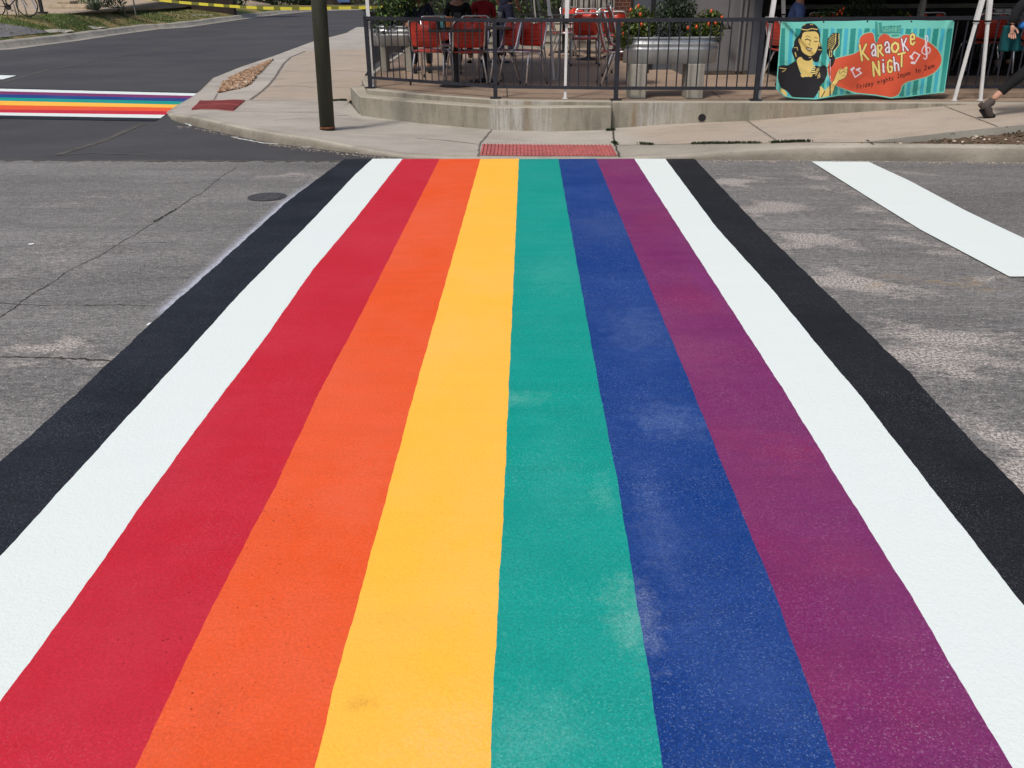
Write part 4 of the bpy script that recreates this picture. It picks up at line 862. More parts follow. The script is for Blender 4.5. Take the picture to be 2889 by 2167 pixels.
# ------------------------------------------------------------------ chairs
def arc(c, r, a0, a1, n, ax, ay):
    return [Vector(c)+Vector(ax)*(r*math.cos(a0+(a1-a0)*i/n))+Vector(ay)*(r*math.sin(a0+(a1-a0)*i/n)) for i in range(n+1)]
def make_chair():
    """seat centre over the origin, sitter looks along -y"""
    e = empty('patio_chair')
    def plate(w, h, rc, notch, f, th=.014):
        # rounded outline in (u,v), mapped by f, given thickness
        P = []
        for cx_, cy_, a in ((w/2-rc, rc, -PI/2), (w/2-rc, h-rc, 0)): P += [(cx_+rc*math.cos(a+PI/2*i/6), cy_+rc*math.sin(a+PI/2*i/6)) for i in range(7)]
        if notch: P += [(.085, h), (.06, h-.035), (0, h-.045), (-.06, h-.035), (-.085, h)]
        for cx_, cy_, a in ((-w/2+rc, h-rc, PI/2), (-w/2+rc, rc, PI)): P += [(cx_+rc*math.cos(a+PI/2*i/6), cy_+rc*math.sin(a+PI/2*i/6)) for i in range(7)]
        bm = bmesh.new(); vs = [bm.verts.new((p[0], p[1], 0)) for p in P]; bm.faces.new(vs)
        bmesh.ops.triangulate(bm, faces=bm.faces); bmesh.ops.subdivide_edges(bm, edges=bm.edges, cuts=2, use_grid_fill=True)
        me = bpy.data.meshes.new('plate')
        for v in bm.verts: v.co = f(v.co.x, v.co.y)
        bm.to_mesh(me); bm.free(); return me
    bk = plate(.41, .33, .06, True, lambda u, v: Vector((u, .185+(v)*.26+.10*(u*u)*-2.2+.02, .50+v)))
    o = link('backrest', bk, 'red', e, True); md = o.modifiers.new('t', 'SOLIDIFY'); md.thickness = .012
    st = plate(.41, .42, .07, False, lambda u, v: Vector((u, v-.21, .455-.035*math.cos(u*7.5)*math.sin(PI*v/.42)+.0)))
    o = link('seat', st, 'red', e, True); md = o.modifiers.new('t', 'SOLIDIFY'); md.thickness = .014
    fr = MB(); R_ = .0135
    back = [Vector((-.215, .13, .44)), Vector((-.218, .185, .47)), Vector((-.218, .215, .54))]+[Vector((-.218, .215+.26*.24, .78))]+arc((-.158, .215+.075, .79), .06, PI, PI/2, 6, (1, 0, 0), (0, .25, .97))+arc((.158, .29, .79), .06, PI/2, 0, 6, (1, 0, 0), (0, .25, .97))+[Vector((.218, .215+.26*.24, .78)), Vector((.218, .215, .54)), Vector((.218, .185, .47)), Vector((.215, .13, .44))]
    fr.tube(back, R_, 8); fr.tube([(-.215, .13, .44), (-.215, -.17, .445), (-.17, -.215, .445), (.17, -.215, .445), (.215, -.17, .445), (.215, .13, .44)], R_, 8)
    fr.tube([(-.215, .10, .425), (.215, .10, .425)], .009, 8)
    fr.build('frame', 'chrome', e, True)
    for sx_ in (-1, 1):
        for fy in (-1, 1):
            top = Vector((sx_*.205, -.13 if fy < 0 else .10, .435)); foot = Vector((sx_*.245, -.235 if fy < 0 else .255, .012))
            g = MB().tube([top, top.lerp(foot, .12)+Vector((sx_*.006, 0, 0)), foot], R_, 8).build('leg', 'chrome', e, True)
            MB().tube([foot+Vector((0, 0, -.012)), foot+Vector((0, 0, .03))], .0145, 8).build('foot_cap', 'rubber', g)
    return e
chair0 = make_chair(); used = False
def chair(p, rz, label, group, tilt=None):
    global used
    c = chair0 if not used else copy_tree(chair0); used = True
    c.location = p; c.rotation_euler = (0, 0, rz)
    if tilt: c.rotation_euler = (tilt, 0, rz)
    c['label'] = label; c['category'] = 'chair'; c['group'] = group; return c
FZ = .385
GA = 'red patio chairs by the railing'; GB = 'red patio chairs at the back of the terrace'; GC = 'red patio chairs under the right roof'
def cat_(sx, sy, rz, label, group, tilt=None): return chair(G(sx, sy, FZ), math.radians(rz), label, group, tilt)
# rz 0: sitter faces the camera, 180: back to the camera
cat_(1222, 236, 165, 'red chair nearest the hanging leafy plant, its back to the street', GA)
cat_(1316, 240, 195, 'red chair with its back to the street between the two black pedestal bases', GA)
cat_(1238, 214, 10, 'red chair behind the first dark table, left of the flyer stand, facing the street', GA)
cat_(1335, 213, -8, 'red chair behind the first dark table, right of the flyer stand, facing the street', GA)
cat_(1400, 237, -62, 'red chair turned sideways just right of the two pedestal tables', GA)
cat_(1473, 239, -38, 'rightmost red chair of the left group, turned left with its seat in the light', GA)
cat_(1647, 184, 180, 'red chair seen squarely from behind, right of the white canopy leg', GB)
cat_(1590, 160, 95, 'red chair in side view at the back, left of the white canopy leg', GB)
cat_(1655, 152, 0, 'red chair facing the street across the far dark table', GB)
cat_(1728, 172, 172, 'red chair right behind the stack of leaning chairs', GB)
cat_(1722, 150, 5, 'farthest red chair of the back tables, near the brick pillar', GB)
cat_(1618, 136, 20, 'small far red chair between the two white canopy legs and the picket fence', GB)
p = G(1741, 240, FZ)
for i, lb in enumerate(('lowest of the three leaning stacked red chairs left of the planter', 'middle one of the three leaning stacked red chairs left of the planter', 'topmost of the three leaning stacked red chairs left of the planter')):
    chair(p+Vector((.075*i, .02*i, .085*i)), math.radians(90), lb, 'stacked red chairs')
cat_(2215, 236, 100, 'red chair under the man in the denim shirt, left of the banner', GC)
for sx_, sy_, rz, lb in ((2288, 190, 178, 'red chair above the singer on the banner, right of the man in denim'), (2575, 196, 184, 'red chair above the right part of the banner, behind a thin grey post'), (2748, 205, 178, 'red chair left of the white canopy legs, right of the banner'), (2870, 212, 184, 'rightmost red chair, beside the walking person'),
                         (2450, 170, 0, 'far red chair behind the flowers above the banner'), (2795, 174, -15, 'dim red chair on the far side of the table with the napkin holder')):
    cat_(sx_, sy_, rz, lb, GC)
# ------------------------------------------------------------------ tables
def make_table(w=.72, d=.72, m='tabletop'):
    e = empty('pedestal_table'); MB().box((0, 0, .725), (w, d, .03)).build('tabletop', m, e, bevel=.006)
    MB().lathe([(.045, .03), (.038, .05), (.036, .68), (.10, .70), (.12, .71)], n=16).build('column', 'black', e, True)
    MB().lathe([(.235, 0), (.235, .012), (.20, .02), (.07, .035), (.045, .05)], n=28).build('base', 'black', e, True); return e
def table(sx_, sy_, rz, label, group, **k):
    t_ = make_table(**k); t_.location = G(sx_, sy_, FZ); t_.rotation_euler = (0, 0, math.radians(rz)); tag(t_, label, 'table', group); return t_
T1 = table(1288, 243, 4, 'dark square pedestal table with the flyer stand on it', 'dark pedestal tables'); T2 = table(1370, 229, 3, 'brown topped pedestal table behind the sideways red chair', 'dark pedestal tables', m='tabletop2')
T3 = table(1660, 168, 0, 'dark table in front of the far red chairs, right of the white canopy leg', 'dark pedestal tables'); T4 = table(1735, 160, 0, 'dark table by the brick pillar with dark bottles on it', 'dark pedestal tables', w=.9)
T7 = table(1590, 148, 0, 'small far dark table left of the white canopy leg', 'dark pedestal tables')
T5 = table(2780, 190, 0, 'dark table under the right roof carrying a white napkin holder', 'dark pedestal tables', w=1.0); T6 = table(2420, 180, 0, 'dark table hidden mostly behind the banner', 'dark pedestal tables', w=1.0)
T8 = table(1405, 176, 0, 'dark table behind the left group of red chairs, by the standing person', 'dark pedestal tables')
def ontop(T, dx, dy): return Vector(T.location)+Vector((dx, dy, .741))
fs_ = empty('flyer_stand', ontop(T1, -.07, -.12), .1); tag(fs_, 'black caddy holding two coloured flyers on the first dark table', 'flyer stand')
MB().box((0, 0, .01), (.26, .12, .02)).box((.12, .03, .1), (.09, .1, .2)).box((-.05, .05, .07), (.24, .012, .13)).build('caddy', 'black', fs_); o = MB().box((-.085, .02, .085), (.055, .008, .135)).build('flyer', 'card1', fs_); o['label'] = 'narrow teal flyer'; o = MB().box((.005, .0, .085), (.09, .008, .14)).build('flyer', 'card2', fs_); o['label'] = 'wide orange flyer'
nh = empty('napkin_holder', ontop(T1, .03, .08)); tag(nh, 'black napkin holder with a white napkin tip behind the flyer stand', 'napkin holder'); MB().box((0, 0, .06), (.12, .09, .12)).build('holder', 'black', nh); MB().box((-.02, 0, .135), (.035, .05, .035), rz=.4).build('napkin', 'white', nh)
for T, dx, dy, lb in ((T4, -.15, 0, 'dark bottle on the far table, left of the other one'), (T4, .14, .05, 'dark bottle on the far table beside the brick pillar')):
    b = empty('bottle', ontop(T, dx, dy)); tag(b, lb, 'bottle'); MB().lathe([(.045, 0), (.05, .03), (.05, .13), (.02, .19), (.018, .23)], n=14).build('body', 'black', b, True); MB().lathe([(.051, .04), (.051, .09)], n=14).build('label', 'redc', b)
for T, dx, dy, lb in ((T8, .05, -.1, 'white cup on the table behind the left chairs'), (T3, .18, 0, 'white cup on the dark table behind the squarely seen chair'), (T4, .33, -.1, 'white cup at the right end of the far table')):
    c = empty('cup', ontop(T, dx, dy)); tag(c, lb, 'cup'); MB().lathe([(.028, 0), (.036, .10), (.038, .11)], n=16).build('body', 'white', c, True)
nb = empty('napkin_holder', ontop(T5, .02, -.15)); tag(nb, 'holder with two white packets on the table between the white canopy legs', 'napkin holder')
for dx in (-.07, .06): MB().box((dx, 0, .075), (.10, .09, .14)).build('packet', 'white', nb, bevel=.01)
MB().box((0, .03, .03), (.3, .16, .05)).build('tray', 'black', nb)
# ------------------------------------------------------------------ foliage
def leafcloud(mb, c, r, n, size, spread=1.0, hang=0.0):
    for i in range(n):
        while True:
            q = Vector((random.uniform(-1, 1), random.uniform(-1, 1), random.uniform(-1, 1)))
            if .15 < q.length < 1: break
        p = Vector(c)+Vector((q.x*r[0], q.y*r[1], q.z*r[2]))
        s_ = size*random.uniform(.55, 1.3); R = Matrix.Rotation(random.uniform(0, 6.28), 3, 'Z')@Matrix.Rotation(random.uniform(-1.2, 1.2), 3, 'X')@Matrix.Rotation(random.uniform(-.8, .8), 3, 'Y')
        V = [(-.0, -1, 0), (.38, -.3, .08), (.34, .4, .06), (0, 1, -.06), (-.34, .4, .06), (-.38, -.3, .08)]
        mb.add([p+R@(Vector(v)*s_*.5) for v in V], [(0, 1, 2, 3), (0, 3, 4, 5)], random.random()**1.4)
def bush(name, base, blobs, n, size, m, label, cat, group=None, stems=3, stemh=.2):
    e = empty(name, base); tag(e, label, cat, group); mb = MB()
    tot = sum(b[1][0]*b[1][1]*b[1][2] for b in blobs)
    for c, r in blobs: leafcloud(mb, c, r, int(n*r[0]*r[1]*r[2]/tot), size)
    mb.build('foliage', m, e, tone=True); st = MB()
    for i in range(stems):
        c = random.choice(blobs)[0]; st.tube([(c[0]*.3+random.uniform(-.03, .03), c[1]*.3, 0), (c[0]*.7, c[1]*.7, c[2]*.6), tuple(c)], .008, 6)
    st.build('stem', 'bark', e); return e
def tank(loc_, rz, label, L=1.18, Wd=.56, H=.30, m='galv'):
    e = empty('stock_tank_planter', loc_, rz); tag(e, label, 'planter', 'galvanised planters'); 
    def oval(L_, W_, n=12):
        r = W_/2; h = L_/2-r
        return [(h+r*math.cos(-PI/2+PI*i/n), r*math.sin(-PI/2+PI*i/n)) for i in range(n+1)]+[(-h+r*math.cos(PI/2+PI*i/n), r*math.sin(PI/2+PI*i/n)) for i in range(n+1)]
    prof = [(0, 0), (0, .004), (.004, .02), (.004, .10), (.0, .15), (.018, .165), (.024, .18), (.018, .195), (.004, .21), (.004, .225), (.018, .24), (.018, .25), (.004, .262), (.004, .285)]
    prof = [(0, 0), (0, .14), (.012, .152), (.016, .165), (.006, .178), (.002, .19), (.012, .202), (.024, .214), (.026, .224), (.012, .238), (.004, .25), (.004, .285)]
    rings = [[(x*(1+2*a/L), y*(1+2*a/Wd), z) for x, y in oval(L-.05, Wd-.05)] for a, z in prof]; n_ = len(rings[0]); vs = [p for r in rings for p in r]
    inn = [(x*.97, y*.95, .285) for x, y in oval(L-.05, Wd-.05)]+[(x*.95, y*.93, .20) for x, y in oval(L-.05, Wd-.05)]; vs += inn; k_ = len(rings)+2
    fs = [(i*n_+j, i*n_+(j+1) % n_, (i+1)*n_+(j+1) % n_, (i+1)*n_+j) for i in range(k_-1) for j in range(n_)]+[tuple(range(n_-1, -1, -1))]
    MB().add(vs, fs).build('tank_wall', m, e, True)
    MB().tube([(x*1.02, y*1.03, .289) for x, y in oval(L-.04, Wd-.04)], .012, 8, closed=True).build('rim', m, e, True)
    MB().add([(x*.96, y*.94, .24) for x, y in oval(L-.05, Wd-.05)], [tuple(range(n_))]).build('potting_soil', 'dirt', e); return e
p1, p2 = G(1796, 277, FZ), G(1955, 277, FZ); p1.y += .1; p2.y += .1; Zt = .395
for p, lb in ((p1, 'concrete block pier under the left end of the front planter'), (p2, 'concrete block pier under the right end of the front planter')):
    b = MB().box((0, 0, Zt/2), (.195, .38, Zt)).build('concrete_block', 'block', bevel=.008); b.location = p; tag(b, lb, 'concrete block', 'planter piers')
mid = (G(1754, 181, FZ+Zt)+G(2026, 181, FZ+Zt))/2; 
zc = RY((1754+2020)/2, 181, p1.y+.08); cx_ = zc.x
tank((cx_, p1.y+.08, FZ+Zt+.001), 0, 'long galvanised tank planter with pepper plants, raised on two blocks behind the railing')
GP = 'plants in the front planter'; bz = FZ+Zt+.24
def withpeppers(e, spots):
    for x, y, z in spots:
        MB().lathe([(.003, -.028), (.011, -.016), (.015, 0), (.012, .012), (.004, .018)], (x, y, z), n=8).build('pepper', 'pepper', e, True)
e = bush('pepper_plant', (cx_-.38, p1.y+.06, bz), [((-.04, 0, .12), (.25, .22, .16)), ((.0, 0, .26), (.17, .16, .13)), ((-.17, -.05, .05), (.13, .2, .13))], 2000, .058, 'leafy', 'yellow green pepper plant with red fruit in the left of the front planter', 'plant', GP)
withpeppers(e, [(-.25, -.2, .21), (-.03, -.2, .31), (-.01, -.2, .2), (-.28, -.2, .15), (-.22, -.2, .1), (.06, -.22, .04), (-.05, -.16, .40), (-.14, -.16, .36)])
bush('herb_bush', (cx_+.03, p1.y+.10, bz), [((0, 0, .18), (.28, .24, .22)), ((.02, 0, .36), (.26, .2, .16)), ((-.0, 0, .46), (.16, .16, .08))], 3600, .04, 'leafd', 'dark green herb bush in the middle of the front planter', 'plant', GP)
e = bush('pepper_plant', (cx_+.42, p1.y+.06, bz), [((.02, 0, .12), (.2, .22, .17)), ((.02, 0, .25), (.16, .16, .10)), ((-.14, -.1, .08), (.14, .14, .12))], 1900, .058, 'leafy', 'pepper plant with orange fruit in the right of the front planter', 'plant', GP)
withpeppers(e, [(.13, -.2, .27), (-.02, -.2, .2), (.06, -.2, .21), (-.16, -.2, .17), (.0, -.2, .34), (-.26, -.2, .16)])
# end-on planter by the left side railing
q = G(1108, 204, FZ); q.y += .25; q.x += .05
for dx in (-.20, .22):
    b = MB().box((0, 0, Zt/2), (.12, .3, Zt)).build('concrete_block', 'block', bevel=.008); b.location = q+Vector((dx, 0, 0)); tag(b, 'concrete block pier under the shaded planter, '+('nearer the corner post' if dx < 0 else 'nearer the red chairs'), 'concrete block', 'planter piers')
tank((q.x, q.y+.1, FZ+Zt+.001), 0, 'galvanised planter in the shade at the left end of the terrace', L=.86, Wd=.6)
bush('leafy_bush', (q.x+.05, q.y+.05, FZ+Zt+.24), [((0, 0, .2), (.42, .3, .22)), ((.05, 0, .48), (.45, .32, .28)), ((-.02, -.1, .8), (.45, .3, .25)), ((-.22, -.2, .1), (.2, .2, .2)), ((.25, -.15, .5), (.3, .25, .25))], 2100, .085, 'leaf', 'big dark leafy bush overflowing the shaded planter at the left end', 'plant', stems=5)
# right patio flowers
q = G(2440, 190, FZ); q.y = 13.2; q.x = RY(2440, 50, 13.2).x
tank((q.x, q.y, FZ+.4), 0, 'galvanised planter behind the banner', L=1.3); 
for dx in (-.4, .4):
    b = MB().box((0, 0, .1995), (.2, .38, .399)).build('concrete_block', 'block', bevel=.008); b.location = q+Vector((dx, 0, 0)); b.location.z = FZ; tag(b, 'concrete block pier under the planter behind the banner, on its '+('left' if dx < 0 else 'right'), 'concrete block', 'planter piers')
bush('herb_bush', (q.x-.02, q.y, FZ+.62), [((0, 0, .2), (.42, .25, .28)), ((-.05, 0, .35), (.3, .2, .2))], 1500, .04, 'leafd', 'dark herb bush showing above the middle of the banner', 'plant')
e = bush('red_flower_plant', (q.x-.5, q.y-.05, FZ+.62), [((0, 0, .16), (.26, .2, .2)), ((-.15, 0, .12), (.2, .2, .15))], 500, .07, 'leaf', 'plant with red blossoms above the microphone of the banner', 'plant')
withpeppers(e, [(.05, -.2, .30), (.08, -.2, .27), (.02, -.2, .26), (-.2, -.2, .22), (.1, -.18, .33)])
e = bush('red_flower_plant', (q.x+.48, q.y-.05, FZ+.62), [((0, 0, .12), (.2, .2, .18))], 400, .06, 'leafy', 'plant with pale leaves above the name on the banner', 'plant'); withpeppers(e, [(.05, -.2, .22), (-.1, -.2, .2)])
# ------------------------------------------------------------------ canopy tents
def tent(label, legs, roofz, m='tent', pad=.05, apex=.9):
    c = sum((l[0] for l in legs), Vector())/len(legs); e = empty('canopy_tent', (c.x, c.y, FZ)); tag(e, label, 'canopy'); o_ = Vector(e.location); tops = []
    for foot, lean, mm in legs:
        tp = Vector((foot.x+lean[0]*(roofz-FZ), foot.y+lean[1]*(roofz-FZ), roofz)); tops.append(tp-o_); a, b = foot-o_, tp-o_; md_ = a.lerp(b, (1.24-FZ)/(roofz-FZ))
        g = MB().bar(a, md_, .03, .03).build('leg', mm, e); MB().bar(md_-(b-a).normalized()*.02, b, .046, .046).build('upper_tube', mm, g); MB().box(a+Vector((0, 0, .004)), (.06, .05, .008)).build('foot_plate', mm, g)
        MB().box(md_, (.05, .05, .02)).build('clip', 'black', g)
    x0, x1 = min(t.x for t in tops)-pad, max(t.x for t in tops)+pad; y0, y1 = min(t.y for t in tops)-pad, max(t.y for t in tops)+pad; z = roofz-FZ
    vs = [(x0, y0, z), (x1, y0, z), (x1, y1, z), (x0, y1, z), ((x0+x1)/2, (y0+y1)/2, z+apex), (x0, y0, z-.2), (x1, y0, z-.2), (x1, y1, z-.2), (x0, y1, z-.2)]
    MB().add(vs, [(0, 1, 4), (1, 2, 4), (2, 3, 4), (3, 0, 4), (0, 5, 6, 1), (1, 6, 7, 2), (2, 7, 8, 3), (3, 8, 5, 0)]).build('canopy_cloth', 'canvas', e)
    for i in range(4): MB().bar(Vector(vs[i])+Vector((0, 0, -.03)), Vector(vs[(i+1) % 4])+Vector((0, 0, -.03)), .03).build('roof_bar', mm, e)
    return e
def legfrom(foot_px, top_px, yk=0.0, m='tent', fz=FZ):
    f = G(*foot_px, fz); tt = RY(*top_px, f.y+yk); d = tt-f; return (f, (d.x/d.z, d.y/d.z), m)
f4 = RY(1038.5, 34, 12.66); f4 = Vector((f4.x-.0, 12.66, FZ))
ta = tent('large canopy over the left tables, one white leg standing on the terrace rim', [legfrom((1594, 279), (1600, 0), .02), (Vector((RY(1038.5, 34, 12.70).x, 12.70, FZ)), (.0, 0), 'tent'), legfrom((1563, 224), (1547, 0), .0), legfrom((1541, 180), (1518, 0), 0, 'tentg')], 2.9)
tb = tent('canopy over the right tables with white slanting front legs either side of the banner', [legfrom((2140, 281), (2184, 0), .0), legfrom((2692, 284), (2771, 0), .0), legfrom((2213, 215), (2210, 0), .0), legfrom((2540, 200), (2603, 0), .0, 'tentg')], 2.9)
tc_ = tent('neighbouring canopy with one white leg right of the banner', [legfrom((2766, 284), (2793, 0), .0), legfrom((3300, 284), (3360, 0), .0), legfrom((2960, 200), (2975, 0), .0), legfrom((3400, 200), (3460, 0), .0)], 2.9)
tf = empty('folded_canopy', G(1530, 180, FZ)); tag(tf, 'bundle of grey folded canopy poles standing in the middle of the terrace', 'canopy'); O_ = Vector(tf.location)
for a, b in (((1536, 178), (1497, 0)), ((1572, 225), (1587, 0)), ((1520, 150), (1506, 0))):
    f = G(*a, FZ); t_ = RY(*b, f.y+.0); d_ = (t_-f); MB().bar(f-O_, f-O_+d_*1.9, .028, .028).build('pole', 'tentg', tf)
pg = RY(2603, 0, 12.4); o = MB().box((0, 0, 1.4), (.055, .055, 2.8)).build('roof_post', 'ledge'); o.location = (RY(2597, 54, 12.4).x, 12.4, FZ); tag(o, 'thin grey post in front of the chair above the right part of the banner', 'post')
# ------------------------------------------------------------------ building
bd = empty('restaurant_building', (3, 15, FZ)); tag(bd, 'grey restaurant front with a dark roofed patio on its right', 'building'); bo = Vector(bd.location)
def bbox(name, x0, x1, y0, y1, z0, z1, m, par=bd): return MB().box(((x0+x1)/2-bo.x, (y0+y1)/2-bo.y, (z0+z1)/2-FZ), (x1-x0, y1-y0, z1-z0)).build(name, m, par)
Yw = G(2130, 210, FZ).y; xL = RY(1936, 60, Yw).x; xR = RY(2138, 100, Yw).x
bbox('wall', xL, xR, Yw, Yw+.25, FZ, 4.2, 'facade')
for sx_ in (2088, 2102): x = RY(sx_, 60, Yw).x; MB().tube([Vector((x, Yw-.03, FZ+.05))-bo, Vector((x, Yw-.03, 4))-bo], .02, 8).build('conduit', 'facade', bd)
x = RY(2125, 60, Yw).x; bbox('trim_board', x, xR+.02, Yw-.03, Yw-.001, FZ, 4.2, 'facade2')
bbox('wall_base', xL, xR, Yw-.02, Yw-.001, FZ, FZ+.06, 'joint')
xx0 = RY(1790, 20, Yw+1).x; bbox('door_panel', xx0, xL+.3, Yw+1, Yw+1.1, FZ, 4.2, 'facade2'); bbox('door_frame', RY(1842, 20, Yw+1).x-.03, RY(1842, 20, Yw+1).x+.03, Yw+.97, Yw+.999, FZ, 4.2, 'black'); bbox('wall', xL-.001, xL+.25, Yw+.26, Yw+1, FZ, 4.2, 'facade')
xb0, xb1 = RY(1742, 20, Yw+3).x, RY(1764, 20, Yw+3).x; bbox('brick_pillar', xb0, xb1+.1, Yw+3, Yw+3.5, FZ, 4.2, 'brick'); bbox('wall', xb1+.1, xx0+.2, Yw+3.1, Yw+3.4, FZ, 4.2, 'facade2')
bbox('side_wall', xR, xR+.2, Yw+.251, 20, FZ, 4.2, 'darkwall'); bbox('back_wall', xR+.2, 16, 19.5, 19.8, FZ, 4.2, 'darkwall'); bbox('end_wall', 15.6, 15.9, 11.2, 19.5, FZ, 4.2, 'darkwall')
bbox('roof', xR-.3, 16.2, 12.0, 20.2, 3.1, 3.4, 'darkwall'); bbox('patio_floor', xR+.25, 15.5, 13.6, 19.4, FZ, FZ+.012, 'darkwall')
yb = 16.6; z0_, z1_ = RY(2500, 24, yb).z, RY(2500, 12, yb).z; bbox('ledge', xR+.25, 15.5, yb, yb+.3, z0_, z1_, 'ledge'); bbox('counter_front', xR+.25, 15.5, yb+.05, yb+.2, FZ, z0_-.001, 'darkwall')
# hanging cord with a bell-shaped weight in front of the grey wall
yv = Yw-.25; pz = RY(2052, 78, yv); hc = empty('hanging_bell', (pz.x, yv, pz.z)); tag(hc, 'small dark bell hanging on a thin cord before the grey wall', 'hanging bell'); MB().lathe([(.055, -.02), (.06, -.01), (.05, .01), (.02, .035), (.012, .07), (.006, .09)], n=16).build('bell', 'black', hc, True); MB().tube([(0, 0, .08), (.03, 0, 2.2)], .007, 6).build('cord', 'black', hc)
# low stone wall and fence behind the terrace
lw = empty('garden_wall', (0, 21, FZ)); tag(lw, 'low pale stone wall at the back of the terrace', 'wall')
zt = RY(1500, 66, 21).z
MB().box((1.0, .2, (zt-FZ)*.5), (5.6, .35, zt-FZ)).build('stone_wall', 'block', lw); MB().box((1.0, .16, zt-FZ+.02), (5.7, .45, .04)).box((1.0, -.02, zt-FZ-.09), (5.7, .05, .14)).build('coping', 'cream', lw); MB().box((1.0, .0, .17), (5.6, .02, .06)).build('plinth', 'block', lw)
fe = empty('iron_fence', (0, 21.4, FZ)); tag(fe, 'black iron fence above the low stone wall at the back', 'fence'); mb = MB()
for i in range(60): mb.box((-1.8+i*.1, 0, .95), (.016, .016, 1.5))
tag(mb.build('picket', 'black', fe)); MB().box((1.1, 0, 1.35), (5.9, .04, .04)).box((1.1, 0, .7), (5.9, .04, .04)).build('rail', 'black', fe)
pf_ = empty('picket_fence', (0, 22.2, FZ)); tag(pf_, 'weathered pale picket fence behind the far red chairs', 'fence'); mb = MB(); xa, xb = RY(1590, 10, 22.2).x, RY(1745, 10, 22.2).x; i = 0; x = xa
while x < xb: mb.box((x, 0, 1.1), (.095, .02, random.uniform(2.1, 2.25))); x += .135
tag(mb.build('picket', 'picket', pf_)); MB().box(((xa+xb)/2, .03, .3), (xb-xa, .03, .08)).box(((xa+xb)/2, .03, 1.7), (xb-xa, .03, .08)).build('rail', 'black', pf_)
bush('garden_shrub', (.3, 22.6, FZ), [((0, 0, .9), (1.4, .5, .9)), ((-1.2, 0, .7), (.9, .5, .7))], 2600, .14, 'leaf', 'green shrub behind the iron fence at the back of the terrace', 'shrub', stems=5)
bush('garden_shrub', (-2.6, 24.5, FZ), [((0, 0, .8), (1.2, .6, 1.0)), ((1.4, 0, 1.0), (1.2, .6, 1.0))], 2600, .14, 'leafd', 'dark shrub at the back left of the terrace', 'shrub', stems=5)
dw = MB().box((4.6, 26.5, 2), (17, .3, 4)).build('boundary_wall', 'brownwall'); tag(dw, 'dark wall closing the view behind the terrace gardens', 'wall')
# ================================================================== FAR SIDE OF THE SIDE STREET
KF = [(-700, 188, 0), (0, 139, 0), (189, 115, 0), (312, 97, 0), (420, 83, 0), (500, 78, 0), (655, 56, 0), (770, 41, 0), (880, 31, 0), (1010, 28, 0), (1200, 27, 0)]
kf = [G(*k) for k in KF]
def wprof(p, i, q): return [Vector((p.x+.45, p.y, .004)), Vector((p.x+.02, p.y, .016)), Vector((p.x-.04, p.y, .16)), Vector((p.x-.12, p.y, .205)), Vector((p.x-.35, p.y, .215))]
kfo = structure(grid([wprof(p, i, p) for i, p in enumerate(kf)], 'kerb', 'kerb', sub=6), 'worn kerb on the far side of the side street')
for v in kfo.data.vertices:
    if v.co.z > .1: v.co.z += .02*wob(v.co.y*.35, 3); v.co.x += .03*wob(v.co.y*.5, 1)
# rising lawn: front at the kerb, back up the bank
LB = [(-700, 52, 33), (0, 42, 35), (180, 38, 38), (300, 35, 44), (400, 31, 50), (500, 24, 60), (560, 22, 66), (655, 19, 72), (770, 14, 88), (900, 11, 110), (1200, 9, 130)]
cols = []
for p, (sx_, sy_, Y_) in zip(kf, LB):
    a = Vector((p.x-.33, p.y, .2)); b = RY(sx_, sy_, Y_); cols.append([a.lerp(b, i/10)+Vector((0, 0, .06*math.sin(PI*i/10))) for i in range(11)])
lawn = structure(grid(cols, 'lawn', 'lawn', sub=5), 'half green half dry lawn bank'); 
lb_ = mkbvh([lawn])
def lz(x, y):
    h = lb_.ray_cast(Vector((x, y, 8)), Vector((0, 0, -1))); return h[0] if h[0] is not None else None
def lpx(sx, sy):
    h = lb_.ray_cast(Vector((0, 0, CH)), ray(sx, sy).normalized()); return h[0]
mb = MB(); cnt = 0
while cnt < 9000:
    p = lz(random.uniform(-24, -11), random.uniform(25, 60))
    if p is None or p.z < .22: cnt += .05; continue
    a = random.uniform(0, 6.28); h_ = random.uniform(.03, .09); t_ = p+Vector((math.cos(a)*.04, math.sin(a)*.04, h_)); w_ = Vector((-math.sin(a), math.cos(a), 0))*.018
    mb.add([p-w_, p+w_, t_], [(0, 1, 2)], random.random()); cnt += 1
tag(mb.build('grass', 'grassb', tone=True), kind='stuff')
# tan ground behind the bank, grey path at the left
zb = lpx(100, 42); zb = zb.z if zb else .85
back = [RY(x, y, Y)-Vector((0, 0, .03)) for x, y, Y in LB]
cols = [[b+Vector((0, -.3, 0)), Vector((b.x*1.02, b.y+6, b.z+.1)), Vector((b.x*1.25, b.y+30, b.z+.5)), Vector((b.x*2, b.y+120, b.z+1))] for b in back]
structure(grid(cols, 'plaza', 'plaza', sub=2), 'tan ground behind the lawn')
pth = [lpx(*p) for p in ((-300, 105), (-300, 62), (0, 68), (80, 80), (140, 92), (0, 106))]
pth = [p for p in pth if p is not None]
if len(pth) > 2:
    a = [G(-500, 150, 0), G(0, 110, .25), G(60, 103, .25), G(100, 98, .25), G(138, 93.5, .25)]; b = [(-500, 70), (0, 67), (60, 75), (100, 83), (139, 91)]
    cc = []
    for (bx_, by_), ax_ in zip(b, ((-500, 150), (0, 108), (60, 101), (100, 97), (139, 92.5))):
        P = []
        for i in range(9):
            q = lpx(bx_+(ax_[0]-bx_)*(1-i/8), by_+(ax_[1]-by_)*(1-i/8))
            if q is None: q = G(ax_[0], ax_[1], .22)
            P.append(q+Vector((0, 0, .018)))
        cc.append(P)
    structure(grid(cc, 'path', 'path', sub=1), 'grey path joining the lawn')
